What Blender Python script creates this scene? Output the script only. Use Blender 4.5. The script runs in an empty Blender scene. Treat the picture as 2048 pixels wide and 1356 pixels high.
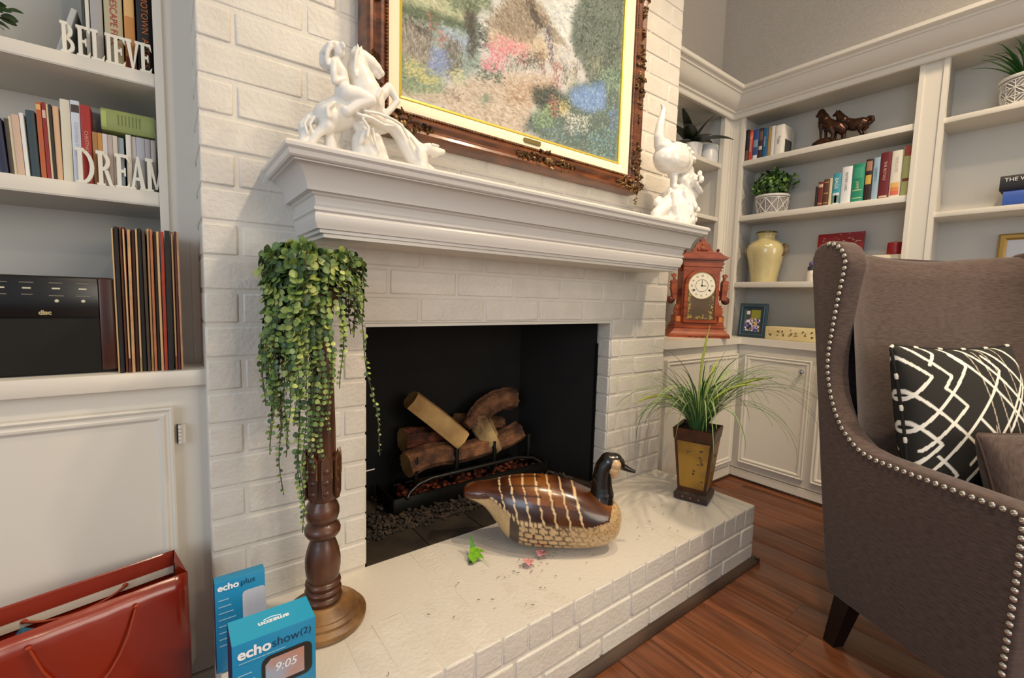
import bpy, bmesh, math, random
import numpy as np
from mathutils import Vector, Matrix
random.seed(7)
SC = bpy.context.scene
COL = SC.collection
R = math.radians

# ---------------------------------------------------------------- camera
cam_d = bpy.data.cameras.new('camera'); cam = bpy.data.objects.new('camera', cam_d); COL.objects.link(cam)
cam_d.sensor_width = 36.0; cam_d.lens = 909.032/2048*36.0; cam_d.clip_start = .02
yaw, pitch, roll = R(37.1254613), R(5.12918853), R(1.5997432)
fw = Vector((math.sin(yaw)*math.cos(pitch), math.cos(yaw)*math.cos(pitch), -math.sin(pitch)))
rt = Vector((math.cos(yaw), -math.sin(yaw), 0)); up = rt.cross(fw)
r2 = rt*math.cos(roll)+up*math.sin(roll); u2 = -rt*math.sin(roll)+up*math.cos(roll)
m = Matrix((r2, u2, -fw)).transposed().to_4x4(); m.translation = Vector((-1.8229, -1.2385, 1.0163))
cam.matrix_world = m
SC.camera = cam

# ---------------------------------------------------------------- world, lights, exposure
W = bpy.data.worlds.new('world'); SC.world = W; W.use_nodes = True
W.node_tree.nodes['Background'].inputs[0].default_value = (.93, .95, 1.0, 1)
W.node_tree.nodes['Background'].inputs[1].default_value = .52
def area(name, loc, target, sx, sy, power, col):
    l = bpy.data.lights.new(name, 'AREA'); l.shape = 'RECTANGLE'; l.size = sx; l.size_y = sy; l.energy = power; l.color = col
    o = bpy.data.objects.new(name, l); COL.objects.link(o); o.location = loc
    o.rotation_euler = (Vector(target)-Vector(loc)).to_track_quat('-Z', 'Y').to_euler(); return o
def spot(name, loc, target, power, col, ang=100, blend=.6, rad=.06):
    l = bpy.data.lights.new(name, 'SPOT'); l.energy = power; l.color = col; l.spot_size = R(ang); l.spot_blend = blend; l.shadow_soft_size = rad
    o = bpy.data.objects.new(name, l); COL.objects.link(o); o.location = loc
    o.rotation_euler = (Vector(target)-Vector(loc)).to_track_quat('-Z', 'Y').to_euler(); return o
area('window_and_fill_light', (-4.6, -2.4, 1.7), (-.6, -.1, .9), 1.8, 1.7, 40, (.70, .84, 1))
area('window_and_fill_light', (.2, -4.8, 1.6), (-.3, 0, .9), 2.0, 1.7, 60, (1, .88, .72))  # unseen warm fill added for front-facing surfaces, not a known window
WARM = (1, .79, .54)
spot('can_and_fill_light', (-.87, -1.48, 3.1), (-.75, -.9, 0), 52, WARM, 132, 1.0, .05)
spot('can_and_fill_light', (-.80, -4.3, 3.1), (-.6, -1.5, .2), 44, WARM, 160, .6, .05)
spot('can_and_fill_light', (.05, -1.5, 3.1), (.2, -.9, 0), 150, WARM, 132, 1.0, .05)  # extra spot added to brighten the right cabinets, not a known can
spot('can_and_fill_light', (-.85, -.75, 3.1), (-.8, -.45, 0), 88, WARM, 110, 1.0, .05)
VS = SC.view_settings
VS.view_transform = 'Standard'; VS.look = 'None'; VS.gamma = 1.0; VS.exposure = .0; VS.use_curve_mapping = False

# ---------------------------------------------------------------- helpers
def s(*c):
    if len(c) == 1:
        h = c[0]; c = [int(h[i:i+2], 16) for i in (0, 2, 4)]
    return tuple((x/255/12.92 if x/255 <= .04045 else ((x/255+.055)/1.055)**2.4) for x in c)
MATS = {}
def mat(name, col, rough=.5, metal=0, col2=None, vs=8, vd=3, stretch=(1,1,1), bump=0, bs=60, bdist=.002, spec=.5, coat=0, sheen=0, ramp=(.35,.65), rnd=0, trans=0, emit=0, dist=0, bstretch=None, sss=0, alpha=1):
    if name in MATS: return MATS[name]
    m = bpy.data.materials.new(name); m.use_nodes = True; nt = m.node_tree; N = nt.nodes; L = nt.links
    b = N['Principled BSDF']; b.inputs['Roughness'].default_value = rough; b.inputs['Metallic'].default_value = metal
    b.inputs['Specular IOR Level'].default_value = spec; b.inputs['Coat Weight'].default_value = coat; b.inputs['Coat Roughness'].default_value = .15
    b.inputs['Sheen Weight'].default_value = sheen; b.inputs['Transmission Weight'].default_value = trans
    if sss: b.inputs['Subsurface Weight'].default_value = sss; b.inputs['Subsurface Radius'].default_value = (.01,.008,.006)
    b.inputs['Base Color'].default_value = (*col, 1)
    if emit: b.inputs['Emission Color'].default_value = (*col, 1); b.inputs['Emission Strength'].default_value = emit
    tc = None
    def coord(st):
        nonlocal tc
        if tc is None: tc = N.new('ShaderNodeTexCoord')
        mp = N.new('ShaderNodeMapping'); mp.inputs['Scale'].default_value = st
        L.new(tc.outputs['Object'], mp.inputs[0])
        if rnd:
            oi = N.new('ShaderNodeObjectInfo'); ml = N.new('ShaderNodeMath'); ml.operation = 'MULTIPLY'; ml.inputs[1].default_value = .52
            L.new(oi.outputs['Random'], ml.inputs[0]); L.new(ml.outputs[0], mp.inputs['Location'])
        return mp
    out = None
    if col2 is not None:
        mp = coord(stretch); n = N.new('ShaderNodeTexNoise'); n.inputs['Scale'].default_value = vs; n.inputs['Detail'].default_value = vd
        n.inputs['Distortion'].default_value = dist
        L.new(mp.outputs[0], n.inputs['Vector']); r = N.new('ShaderNodeValToRGB')
        r.color_ramp.elements[0].position = ramp[0]; r.color_ramp.elements[1].position = ramp[1]
        r.color_ramp.elements[0].color = (*col, 1); r.color_ramp.elements[1].color = (*col2, 1)
        L.new(n.outputs['Fac'], r.inputs[0]); out = r.outputs[0]
    if rnd:
        oi = N.new('ShaderNodeObjectInfo'); hs = N.new('ShaderNodeHueSaturation'); mr = N.new('ShaderNodeMapRange')
        mr.inputs[3].default_value = 1-rnd; mr.inputs[4].default_value = 1+rnd; L.new(oi.outputs['Random'], mr.inputs[0]); L.new(mr.outputs[0], hs.inputs['Value'])
        if out: L.new(out, hs.inputs['Color'])
        else: hs.inputs['Color'].default_value = (*col, 1)
        out = hs.outputs[0]
    if out: L.new(out, b.inputs['Base Color'])
    if bump:
        mp = coord(bstretch or stretch); n = N.new('ShaderNodeTexNoise'); n.inputs['Scale'].default_value = bs; n.inputs['Detail'].default_value = 4
        n.inputs['Distortion'].default_value = dist
        L.new(mp.outputs[0], n.inputs['Vector']); bp = N.new('ShaderNodeBump'); bp.inputs['Strength'].default_value = bump; bp.inputs['Distance'].default_value = bdist
        L.new(n.outputs['Fac'], bp.inputs['Height']); L.new(bp.outputs[0], b.inputs['Normal'])
    MATS[name] = m; return m
def vmat(name, rough=.5, bump=0, bs=200, spec=.5, coat=0, bdist=.001):
    if name in MATS: return MATS[name]
    m = mat(name, (1,1,1), rough, bump=bump, bs=bs, spec=spec, coat=coat, bdist=bdist); nt = m.node_tree
    a = nt.nodes.new('ShaderNodeAttribute'); a.attribute_name = 'Col'; nt.links.new(a.outputs['Color'], nt.nodes['Principled BSDF'].inputs['Base Color'])
    return m

class MB:
    def __init__(S): S.v = []; S.f = []; S.c = []
    def add(S, vs, fs):
        o = len(S.v); S.v += [tuple(v) for v in vs]; S.f += [tuple(i+o for i in f) for f in fs]; return S
    def box(S, x0, x1, y0, y1, z0, z1):
        return S.add([(x0,y0,z0),(x1,y0,z0),(x1,y1,z0),(x0,y1,z0),(x0,y0,z1),(x1,y0,z1),(x1,y1,z1),(x0,y1,z1)],
                     [(0,3,2,1),(4,5,6,7),(0,1,5,4),(1,2,6,5),(2,3,7,6),(3,0,4,7)])
    def cbox(S, x0, x1, y0, y1, z0, z1, b):
        bm = bmesh.new(); bmesh.ops.create_cube(bm, size=1)
        for v in bm.verts: v.co = Vector(((x0+x1)/2+v.co.x*(x1-x0), (y0+y1)/2+v.co.y*(y1-y0), (z0+z1)/2+v.co.z*(z1-z0)))
        bmesh.ops.bevel(bm, geom=bm.edges[:], offset=b, segments=2, affect='EDGES', profile=.5)
        return S.bm(bm)
    def bm(S, bm, mx=None):
        bm.verts.ensure_lookup_table(); bm.verts.index_update()
        S.add([(mx @ v.co if mx else v.co) for v in bm.verts], [[v.index for v in f.verts] for f in bm.faces]); bm.free(); return S
    def rings(S, rings, cap=True, close=True):
        n = len(rings[0]); o = len(S.v)
        for r in rings: S.v += [tuple(p) for p in r]
        for i in range(len(rings)-1):
            for j in range(n if close else n-1):
                k = (j+1) % n; S.f.append((o+i*n+j, o+i*n+k, o+(i+1)*n+k, o+(i+1)*n+j))
        if cap:
            S.f.append(tuple(o+j for j in reversed(range(n)))); S.f.append(tuple(o+(len(rings)-1)*n+j for j in range(n)))
        return S
    def lathe(S, prof, n=24, c=(0,0,0), cap=True, flute=None):
        rs = []
        for r, z in prof:
            ring = []
            for j in range(n):
                a = 2*math.pi*j/n; q = r*(flute(a, z) if flute else 1)
                ring.append((c[0]+q*math.cos(a), c[1]+q*math.sin(a), c[2]+z))
            rs.append(ring)
        return S.rings(rs, cap)
    def tube(S, pts, rad, n=8, cap=True):
        pts = [Vector(p) for p in pts]; rs = []; prev = None
        for i, p in enumerate(pts):
            d = (pts[min(i+1, len(pts)-1)]-pts[max(i-1, 0)]).normalized()
            if prev is None:
                a = d.cross(Vector((0,0,1)));
                if a.length < 1e-3: a = d.cross(Vector((1,0,0)))
            else: a = prev - d*prev.dot(d)
            a.normalize(); prev = a; b = d.cross(a)
            r = rad[i] if isinstance(rad, (list, tuple)) else rad
            rs.append([p+(a*math.cos(2*math.pi*j/n)+b*math.sin(2*math.pi*j/n))*r for j in range(n)])
        return S.rings(rs, cap)
    def prism(S, poly, a0, a1, ax=1):
        def P(p, t): return (p[0], t, p[1]) if ax == 1 else ((t, p[0], p[1]) if ax == 0 else (p[0], p[1], t))
        return S.rings([[P(p, a0) for p in poly], [P(p, a1) for p in poly]])
    def ball(S, c, r, sub=2, sq=(1,1,1)):
        bm = bmesh.new(); bmesh.ops.create_icosphere(bm, subdivisions=sub, radius=1)
        for v in bm.verts: v.co = Vector((c[0]+v.co.x*r*sq[0], c[1]+v.co.y*r*sq[1], c[2]+v.co.z*r*sq[2]))
        return S.bm(bm)
    def mesh(S, name, smooth=None):
        me = bpy.data.meshes.new(name); me.from_pydata(S.v, [], S.f); me.validate(); me.update()
        bm = bmesh.new(); bm.from_mesh(me); bmesh.ops.recalc_face_normals(bm, faces=bm.faces); bm.to_mesh(me); bm.free()
        if smooth is not None:
            me.polygons.foreach_set('use_smooth', [True]*len(me.polygons)); me.set_sharp_from_angle(angle=R(smooth))
        return me
    def build(S, name, m, parent=None, smooth=None, loc=None, rot=None):
        return put(name, S.mesh(name, smooth), m, parent, loc, rot)
def put(name, me, m, parent=None, loc=None, rot=None):
    o = bpy.data.objects.new(name, me); COL.objects.link(o)
    if m is not None:
        if not me.materials: me.materials.append(m)
    if parent: o.parent = parent
    if loc: o.location = loc
    if rot: o.rotation_euler = rot
    return o
def tag(o, label, cat=None, group=None, kind=None):
    o['label'] = label
    if cat: o['category'] = cat
    if group: o['group'] = group
    if kind: o['kind'] = kind
    return o
def thing(name, label, cat, loc=(0,0,0), rz=0, group=None, kind=None):
    o = bpy.data.objects.new(name, None); COL.objects.link(o); o.location = loc; o.rotation_euler = (0,0,rz); o.empty_display_size = .05
    return tag(o, label, cat, group, kind)
def colour(me, cols):
    a = me.color_attributes.new('Col', 'FLOAT_COLOR', 'POINT')
    arr = np.ones((len(me.vertices), 4), np.float32); arr[:, :3] = cols; a.data.foreach_set('color', arr.ravel())
def sculpt(chains, voxel, smooth=4, n=18, extra=None):
    mb = MB()
    for ch in chains:
        for i, p in enumerate(ch):
            mb.ball(p[:3], p[3], 3)
            if i:
                a, b = Vector(ch[i-1][:3]), Vector(p[:3])
                if (a-b).length > 1e-4: mb.tube([a, b], [ch[i-1][3], p[3]], n)
    if extra: extra(mb)
    o = bpy.data.objects.new('tmp', mb.mesh('tmp')); COL.objects.link(o)
    rm = o.modifiers.new('r', 'REMESH'); rm.mode = 'VOXEL'; rm.voxel_size = voxel
    sm = o.modifiers.new('s', 'SMOOTH'); sm.factor = .5; sm.iterations = smooth
    dg = bpy.context.evaluated_depsgraph_get(); dg.update()
    me = bpy.data.meshes.new_from_object(o.evaluated_get(dg)); bpy.data.objects.remove(o)
    me.polygons.foreach_set('use_smooth', [True]*len(me.polygons)); return me
def text_mesh(txt, size, extrude=0, bold=0, align='CENTER', shear=0):
    c = bpy.data.curves.new('t', 'FONT'); c.body = txt; c.size = size; c.extrude = extrude; c.offset = bold; c.align_x = align; c.align_y = 'CENTER'; c.shear = shear; c.resolution_u = 4
    o = bpy.data.objects.new('t', c); COL.objects.link(o); dg = bpy.context.evaluated_depsgraph_get(); dg.update()
    me = bpy.data.meshes.new_from_object(o.evaluated_get(dg)); bpy.data.objects.remove(o); bpy.data.curves.remove(c); return me
def text(name, txt, size, m, parent, origin, xdir, ydir, bold=0, align='CENTER', sx=1, shear=0):
    me = text_mesh(txt, size, 0, bold, align, shear); x = Vector(xdir).normalized(); y = Vector(ydir).normalized(); o = Vector(origin)
    for v in me.vertices: v.co = o + x*v.co.x*sx + y*v.co.y
    me.materials.clear(); return put(name, me, m, parent)

# ---------------------------------------------------------------- materials
brickp = mat('painted_brick', s('dcd6cb'), .42, col2=s('d5cec2'), vs=14, bump=.55, bs=95, bdist=.004, rnd=.02)
mortarp = mat('painted_mortar', s('d8d2c7'), .5, bump=.4, bs=120, bdist=.003)
trimw = mat('satin_white_paint', s('d9d3c7'), .33, bump=.04, bs=30)
panelw = mat('shelf_panel_paint', s('cfcbc2'), .5)
shadew = mat('mantel_paint', s('d0ccc6'), .3, bump=.05, bs=40)
wallg = mat('textured_grey_wall_paint', s('c8c0b5'), .6, bump=.8, bs=22, bdist=.006, dist=2.2, bstretch=(1,1,2.2))
blackm = mat('black_metal', s('131211'), .45, metal=.3, bump=.2, bs=150)
soot = mat('sooty_firebrick', s('070606'), .9, col2=s('0d0b0a'), vs=6, bump=.4, bs=60)
slate = mat('firebox_floor_tile', s('3a3024'), .75, col2=s('241d17'), vs=10, bump=.3, bs=50, rnd=.15)
# ================================================================ THE ROOM
c = .078
XL, FH = -1.7625, 3.16
# floor of planks
floorw = mat('walnut_plank', s('864f31'), .30, col2=s('56301a'), vs=3.0, vd=6, stretch=(16,1.1,1), bump=.12, bs=40, bdist=.001, rnd=.22, dist=.8, ramp=(.3,.7))
fl = MB().box(-3.2, 1.2, -5.4, .5, -.05, -.004).build('floor', mat('subfloor_gap', s('120a06'), .8)); tag(fl, 'dark walnut plank floor around the hearth', kind='structure')
PL = {}
def plank(L, k):
    L = round(L, 2)
    if (L, k) not in PL:
        PL[(L, k)] = MB().cbox(-.0716, .0716, 0, L, -.006, 0, .0012).mesh('plank', 30); PL[(L, k)].materials.append(floorw)
    return PL[(L, k)]
for i in range(-20, 10):
    x = -.1835+.145*i; y = -3.2 - random.random()*.9
    if i == 0: y = -2.12
    while y < .45:
        L = random.choice([.9, 1.2, 1.44, 1.7]) if i else 1.44
        y1 = min(y+L, .47)
        if y1 > -2.9: put('plank', plank(y1-y-.0015, 0), None, fl, (x, y, 0))
        y += L
def struct(name, mb, m, label, parent=None, smooth=None):
    o = mb.build(name, m, parent, smooth)
    if not parent: tag(o, label, kind='structure')
    return o
struct('wall_back', MB().box(-3.2, 1.25, .47, .55, 0, FH), wallg, 'warm grey textured wall above the bookcase crown behind the fireplace')
struct('wall_right', MB().box(1.15, 1.25, -5.4, .47, 0, FH), wallg, 'warm grey textured wall above the long bookcase')
struct('ceiling', MB().box(-3.2, 1.25, -5.4, .55, FH, FH+.05), mat('ceiling_paint', s('d8d4cc'), .7), 'plain white ceiling over the fireplace')

# ---- brick chimney breast
BK = {}
def brick_mesh(w, d, h, k=0):
    key = (round(w, 4), round(d, 4), round(h, 4), k)
    if key not in BK:
        rr = random.Random(hash(key) & 0xffff); bm = bmesh.new(); bmesh.ops.create_cube(bm, size=1)
        for v in bm.verts: v.co = Vector((v.co.x*w, v.co.y*d, v.co.z*h))
        bmesh.ops.bevel(bm, geom=bm.edges[:], offset=.0050, segments=2, affect='EDGES', profile=.55)
        for v in bm.verts: v.co += Vector((rr.uniform(-1,1)*.0007, rr.uniform(-1,1)*.0007, rr.uniform(-1,1)*.0007))
        me = bpy.data.meshes.new('brick'); bm.to_mesh(me); big = [p.area > .25*min(w*h, d*h, w*d) for p in me.polygons]; bm.free()
        me.polygons.foreach_set('use_smooth', [not b for b in big]); me.materials.append(brickp); BK[key] = me
    return BK[key]
fp = bpy.data.objects.new('wall_fireplace', None); COL.objects.link(fp); tag(fp, 'white painted brick chimney breast around the firebox opening', kind='structure')
XO0, XO1, ZH, ZL = -1.389, -.374, .234, .936
g = .0040  # half joint
mb = MB(); rec = .0026
mb.box(XL+.004, XO0-.004, rec, .42, 0, ZL); mb.box(XO1+.004, -.006, rec, .42, 0, ZL); mb.box(XL+.006, -.006, rec, .47, ZL, FH)
mb.build('mortar_joints', mortarp, fp)
MB().box(XO0-.003, XO1+.003, .003, .1, ZL-.0105, ZL-.001).build('lintel', trimw, fp)
def lay(xs, z0, ydep, par, zc=c):
    for a, b, d in xs:
        k = random.randrange(3)
        o = put('brick', brick_mesh(b-a-2*g, d, zc-2*g, k), None, par, ((a+b)/2, d/2+random.uniform(-.0015,.0012), z0+zc/2))
        if random.random() < .5 and abs(d-.1) < .02: o.rotation_euler = (0, math.pi, 0)
Wt = -XL
k = -9
while ZL+k*c < FH-.04:
    z = ZL+k*c
    if k < 0:
        if k % 2:
            p = [(-2.8*c, 0, .19), (XO1, -2.8*c, .1)]
            p2 = [(XL, XL+2.8*c, .19), (XL+2.8*c, XO0, .1)]
        else:
            p = [(-1.05*c, 0, .19), (-4.05*c, -1.05*c, .1), (XO1, -4.05*c, .1)]
            p2 = [(XL, XL+1.0*c, .19), (XL+1.0*c, XL+3.95*c, .1), (XL+3.95*c, XO0, .1)]
        lay(p+p2, z, .1, fp)
    else:
        if k % 2: e = [XL+Wt*i/8 for i in range(9)]
        else:
            a, b = XL+.97*c, -1.07*c; e = [XL]+[a+(b-a)*i/7 for i in range(8)]+[0]
        e = [e[0]]+[q+random.uniform(-.004,.004) for q in e[1:-1]]+[e[-1]]
        lay([(e[i], e[i+1], .19 if i in (0, len(e)-2) else .1) for i in range(len(e)-1)], z, .1, fp)
    k += 1
# painted reveals of the opening (jamb bricks turn the corner)
for side, x in ((1, XO1), (-1, XO0)):
    for k in range(9):
        z = ZH+k*c; me = brick_mesh(.05, .068, c-.004, k % 2)
        put('jamb_brick', me, None, fp, (x+side*.0235, .034+.005, z+c/2))
# firebox
fb = bpy.data.objects.new('firebox', None); COL.objects.link(fb); tag(fb, 'black sooty firebox recess lined with metal panels', kind='structure')
mb = MB()
x0, x1, xb0, xb1, yb, zt = XO0+.003, XO1-.003, XO0+.13, XO1-.13, .435, ZL+.12
def slab(pts, t): 
    a, b = Vector(pts[0]), Vector(pts[1]); n = Vector((0,0,1)).cross((b-a).normalized())*t
    return MB().prism([(a.x,a.y),(b.x,b.y),(b.x+n.x,b.y+n.y),(a.x+n.x,a.y+n.y)], ZH-.02, zt, 2)
slab([(x0,.077,0),(xb0,yb,0)], .02).build('side_panel', soot, fb)
slab([(xb1,yb,0),(x1,.077,0)], .02).build('side_panel', soot, fb)
MB().box(xb0-.02, xb1+.02, yb, yb+.03, ZH-.02, zt).build('rear_panel', soot, fb)
MB().box(x0-.05, x1+.05, .07, yb+.03, zt, zt+.03).build('smoke_shelf', soot, fb)
MB().box(XO0-.01, XO1+.01, .1, .115, ZL-.012, zt).build('smoke_guard', soot, fb)
MB().box(XO1-.006, XO1-.0005, .066, .08, ZH+.002, ZL-.10).build('steel_edge', blackm, fb)
for i in range(5):
    for j in range(3):
        a = XO0+.002+i*.2026; b = min(a+.2, XO1-.002); y = .004+j*.16
        MB().cbox(a, b, y, y+.157, ZH-.03, ZH-.004+random.uniform(-.001,.001), .002).build('floor_tile', slate, fb)
MB().box(x0-.03, x1+.03, 0, yb+.03, ZH-.06, ZH-.012).build('firebox_base', soot, fb)
# gravel in the firebox: pebbles too many and small to pick apart
bm = bmesh.new(); rr = random.Random(3)
peb = MB()
for i in range(1500):
    x = rr.uniform(XO0+.03, XO1-.03); f = (x-XO0)/(XO1-XO0)
    y = .135+abs(rr.gauss(0, .05)) if rr.random() < .6 else rr.uniform(.12,.42)
    if x < XO0+.03+(y-.085)*.39 or x > XO1-.03-(y-.085)*.39: continue
    if -1.19 < x < -.5 and y > .26: continue
    r = rr.uniform(.004,.0095); z = ZH-.004+r*.6+ (rr.random()*.012 if y > .16 else 0)
    peb.ball((x,y,z), r, 1, (1, rr.uniform(.7,1.2), rr.uniform(.6,.9)))
o = peb.build('lava_gravel', mat('lava_gravel', s('2a241f'), .9, col2=s('5c4a3c'), vs=40, ramp=(.45,.75)), fb, 40); o['kind'] = 'stuff'

# ---- raised hearth
he = bpy.data.objects.new('hearth', None); COL.objects.link(he); tag(he, 'raised white painted brick hearth in front of the firebox', kind='structure')
D = .453
MB().box(XL+.005, -.005, -D+.005, .002, 0, ZH-.004).build('mortar_joints', mortarp, he)
n = 23; w = Wt/n
for i in range(n):
    x = XL+w*(i+.5)
    o = put('brick', brick_mesh(w-.003, .225-.005, c-.008, i % 3), None, he, (x, -D+.1125, ZH-c/2+random.uniform(-.0009,.0009)))
for i in range(n+1):
    a, b = max(XL, XL+w*(i-.5)), min(0, XL+w*(i+.5))
    put('brick', brick_mesh(round(b-a-.003, 4), .2245, c-.008, i % 3), None, he, ((a+b)/2, -.1135, ZH-c/2+random.uniform(-.0009,.0009)-.0004))
for z, off in ((c, -.105), (0, -.23)):
    e = [0, off]
    while e[-1] > XL+.05: e.append(e[-1]-.217)
    e[-1] = XL
    for a, b in zip(e[1:], e[:-1]):
        put('brick', brick_mesh(b-a-2*g, .1, c-2*g, random.randrange(3)), None, he, ((a+b)/2, -D+.05, z+c/2))
    for xx in (XL+.05, -.05):
        e = [-D+.1, -D+.28, 0]
        for a, b in zip(e[:-1], e[1:]):
            put('brick', brick_mesh(.1, b-a-2*g, c-2*g, 1), None, he, (xx, (a+b)/2, z+c/2))
shoe = mat('dark_wood_shoe', s('4a3628'), .45, col2=s('2a1a12'), vs=4, stretch=(1,1,1), bump=.1)
qr = [(0,0)]+[(.024*math.cos(t*math.pi/12), .022*math.sin(t*math.pi/12)) for t in range(7)]
mb = MB(); mb.rings([[(-1.78, -D-p[0]-.0, p[1]) for p in qr], [(.0+.0, -D-p[0], p[1]) for p in qr]])
mb.rings([[(0+p[0], -D-.02, p[1]) for p in qr], [(0+p[0], .03, p[1]) for p in qr]])
struct('trim_1', mb, shoe, 'dark wood quarter-round along the foot of the hearth')

# ---- mantel shelf
ma = thing('mantel_shelf', 'white moulded mantel shelf with cove on the brick chimney breast', 'mantel')
prof = [(.267,1.305),(.2675,1.309)]
prof = [(.250,1.310),(.262,1.309),(.267,1.303),(.266,1.297),(.261,1.292),(.2605,1.289),(.2585,1.283),(.255,1.280),(.2485,1.279),(.2485,1.2765),(.243,1.2755),(.236,1.271),(.228,1.262),(.222,1.249),(.2185,1.238),(.217,1.229),(.206,1.229),(.2045,1.224),(.200,1.221),(.1975,1.213),(.1965,1.2055),(.2005,1.199),(.2,1.193),(.1955,1.190),(.199,1.183),(.1985,1.172),(.195,1.163),(.193,1.155),(.186,1.154),(.186,1.147),(.178,1.1455),(.05,1.1455),(.05,1.31)]
top = .267
def mring(x, sgn):
    return [(x+sgn*(top-d), -d, z) for d, z in prof]
L0, R0 = -1.637, -.138
def loft_mantel(mb):
    # three runs: left return, front, right return, mitred
    def pth(i): 
        d, z = prof[i]; return [(L0+(top-d), .002, z), (L0+(top-d), -d, z), (R0-(top-d), -d, z), (R0-(top-d), .002, z)]
    cols = [pth(i) for i in range(len(prof))]
    mb.rings([[cols[i][j] for i in range(len(prof))] for j in range(4)])
mb = MB(); loft_mantel(mb); mb.build('moulding', shadew, ma, 25)
MB().box(L0+.02, R0-.02, -.25, .003, 1.30, 1.3105).build('shelf_top', shadew, ma)
MB().box(L0+.09, R0-.09, -.18, .003, 1.138, 1.147).build('soffit_board', trimw, ma)
# ================================================================ BUILT-INS
knobm = mat('chrome_knob', s('c9c9cc'), .12, metal=1)
def door(parent, fr, x0, x1, z0, z1, knob=None):
    # fr(a,b,z) maps (along, out, z) to world; flat door with raised moulding frame
    def bx(name, a0, a1, b0, b1, zz0, zz1, m=trimw, par=None):
        mb = MB(); mb.cbox(0,1,0,1,0,1,.001) if False else None
        P = [fr(a, b, z) for z in (zz0, zz1) for a, b in ((a0,b0),(a1,b0),(a1,b1),(a0,b1))]
        mb.add(P, [(0,3,2,1),(4,5,6,7),(0,1,5,4),(1,2,6,5),(2,3,7,6),(3,0,4,7)]); return mb.build(name, m, par or parent)
    d = bx('door', x0, x1, -.002, .014, z0, z1)
    pr = [(0,.014),(0,.020),(.004,.022),(.008,.020),(.010,.017),(.014,.017),(.018,.0205),(.023,.0195),(.027,.016),(.03,.014)]
    mb = MB(); i0 = .0
    ring = []
    for (t, b) in pr:
        ring.append([fr(x0+t, b, z0+t), fr(x1-t, b, z0+t), fr(x1-t, b, z1-t), fr(x0+t, b, z1-t)])
    mb.rings(ring, cap=False); mb.build('panel_moulding', trimw, d, 20)
    if knob:
        k = MB(); k.lathe([(.006,0),(.005,.008),(.006,.012),(.012,.016),(.0135,.021),(.011,.026),(.005,.028),(.001,.0285)], 16)
        me = k.mesh('knob', 40)
        for v in me.vertices:
            a, b, z = v.co; v.co = Vector(fr(knob[0]+a, .014+z, knob[1]+b))
        put('knob', me, knobm, d)
    return d
frY = lambda y: (lambda a, b, z: (a, y-b, z))          # front faces -y
frX = lambda x: (lambda a, b, z: (x-b, a, z))          # front faces -x
def base(name, label, fr, a0, a1, back, doors, ctop=.79):
    t = thing(name, label, 'cabinet')
    def bx(nm, p0, p1, b0, b1, z0, z1, m=trimw):
        P = [fr(a, b, z) for z in (z0, z1) for a, b in ((p0,b0),(p1,b0),(p1,b1),(p0,b1))]
        return MB().add(P, [(0,3,2,1),(4,5,6,7),(0,1,5,4),(1,2,6,5),(2,3,7,6),(3,0,4,7)]).build(nm, m, t)
    bx('body', a0, a1, -back, 0, .062, ctop)
    bx('plinth', a0, a1, -back, .006, .012, .0555)
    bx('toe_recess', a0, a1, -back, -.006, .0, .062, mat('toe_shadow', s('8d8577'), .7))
    bx('shoe_moulding', a0, a1, -.01, .012, 0, .013, shoe)
    for d in doors: door(t, fr, *d)
    return t
base('base_cabinet', 'cream base cabinet with panelled door and small hinge under the stereo', frY(.066), -2.95, XL+.005, .38, [(-2.42,-1.822,.10,.745)])
base('base_cabinet', 'narrow cream base cabinet beside the hearth behind the potted grass', frY(.066), .004, .80, .38, [(.10,.79,.10,.735,(.5,.684))])
base('base_cabinet', 'long cream base cabinet with chrome knobs behind the wing chair', frX(.818), -1.95, .0645, .33, [(-.325,.015,.105,.735,(-.283,.677)),(-.70,-.36,.105,.735,(-.40,.677)),(-1.2,-.74,.105,.735)])
# hinge on left door
hb = [o for o in COL.objects if o.name == 'base_cabinet'][0]
hi = MB(); hi.box(-1.8085,-1.8005,.052,.067,.655,.70)
for i in range(5): hi.tube([(-1.811,.050,.657+i*.0088),(-1.811,.050,.6645+i*.0088)], .0035, 8)
hi.build('hinge', mat('painted_hinge', s('d8d2c6'), .35), hb, 30)
MB().box(-1.8165,-1.8145,.055,.067,.656,.70).build('hinge_gap', mat('gap_dark', s('15110d'), .9), hb)
# counters
def counter(name, label, boxes):
    mb = MB(); 
    for b in boxes: mb.cbox(*b, .003)
    o = mb.build(name, trimw, None, 30); tag(o, label, 'countertop')
counter('countertop', 'white painted counter holding the stereo and records', [(-2.95, XL+.005, .04, .46, .792, .83)])
mb = MB(); mb.prism([(.003,.04),(.792,.04),(.792,-1.95),(1.14,-1.95),(1.14,.46),(.003,.46)], .792, .83, 2)
tag(mb.build('countertop', trimw), 'white painted corner counter holding the carved clock and picture frame', 'countertop')

def stile(t, fr, a0, a1, z0, z1):
    def bx(nm, p0, p1, b0, b1, par):
        P = [fr(a, b, z) for z in (z0, z1) for a, b in ((p0,b0),(p1,b0),(p1,b1),(p0,b1))]
        return MB().add(P, [(0,3,2,1),(4,5,6,7),(0,1,5,4),(1,2,6,5),(2,3,7,6),(3,0,4,7)]).build(nm, trimw, par)
    o = bx('stile', a0, a1, -.02, 0, t)
    w = a1-a0
    for q0, q1 in ((a0, a0+.017), (a1-.017, a1)): bx('bead', q0, q1, 0, .006, o)
def bxo(t, nm, x0,x1,y0,y1,z0,z1, m=trimw, bev=.0015):
    return MB().cbox(x0,x1,y0,y1,z0,z1,bev).build(nm, m, t, 30)
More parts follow.
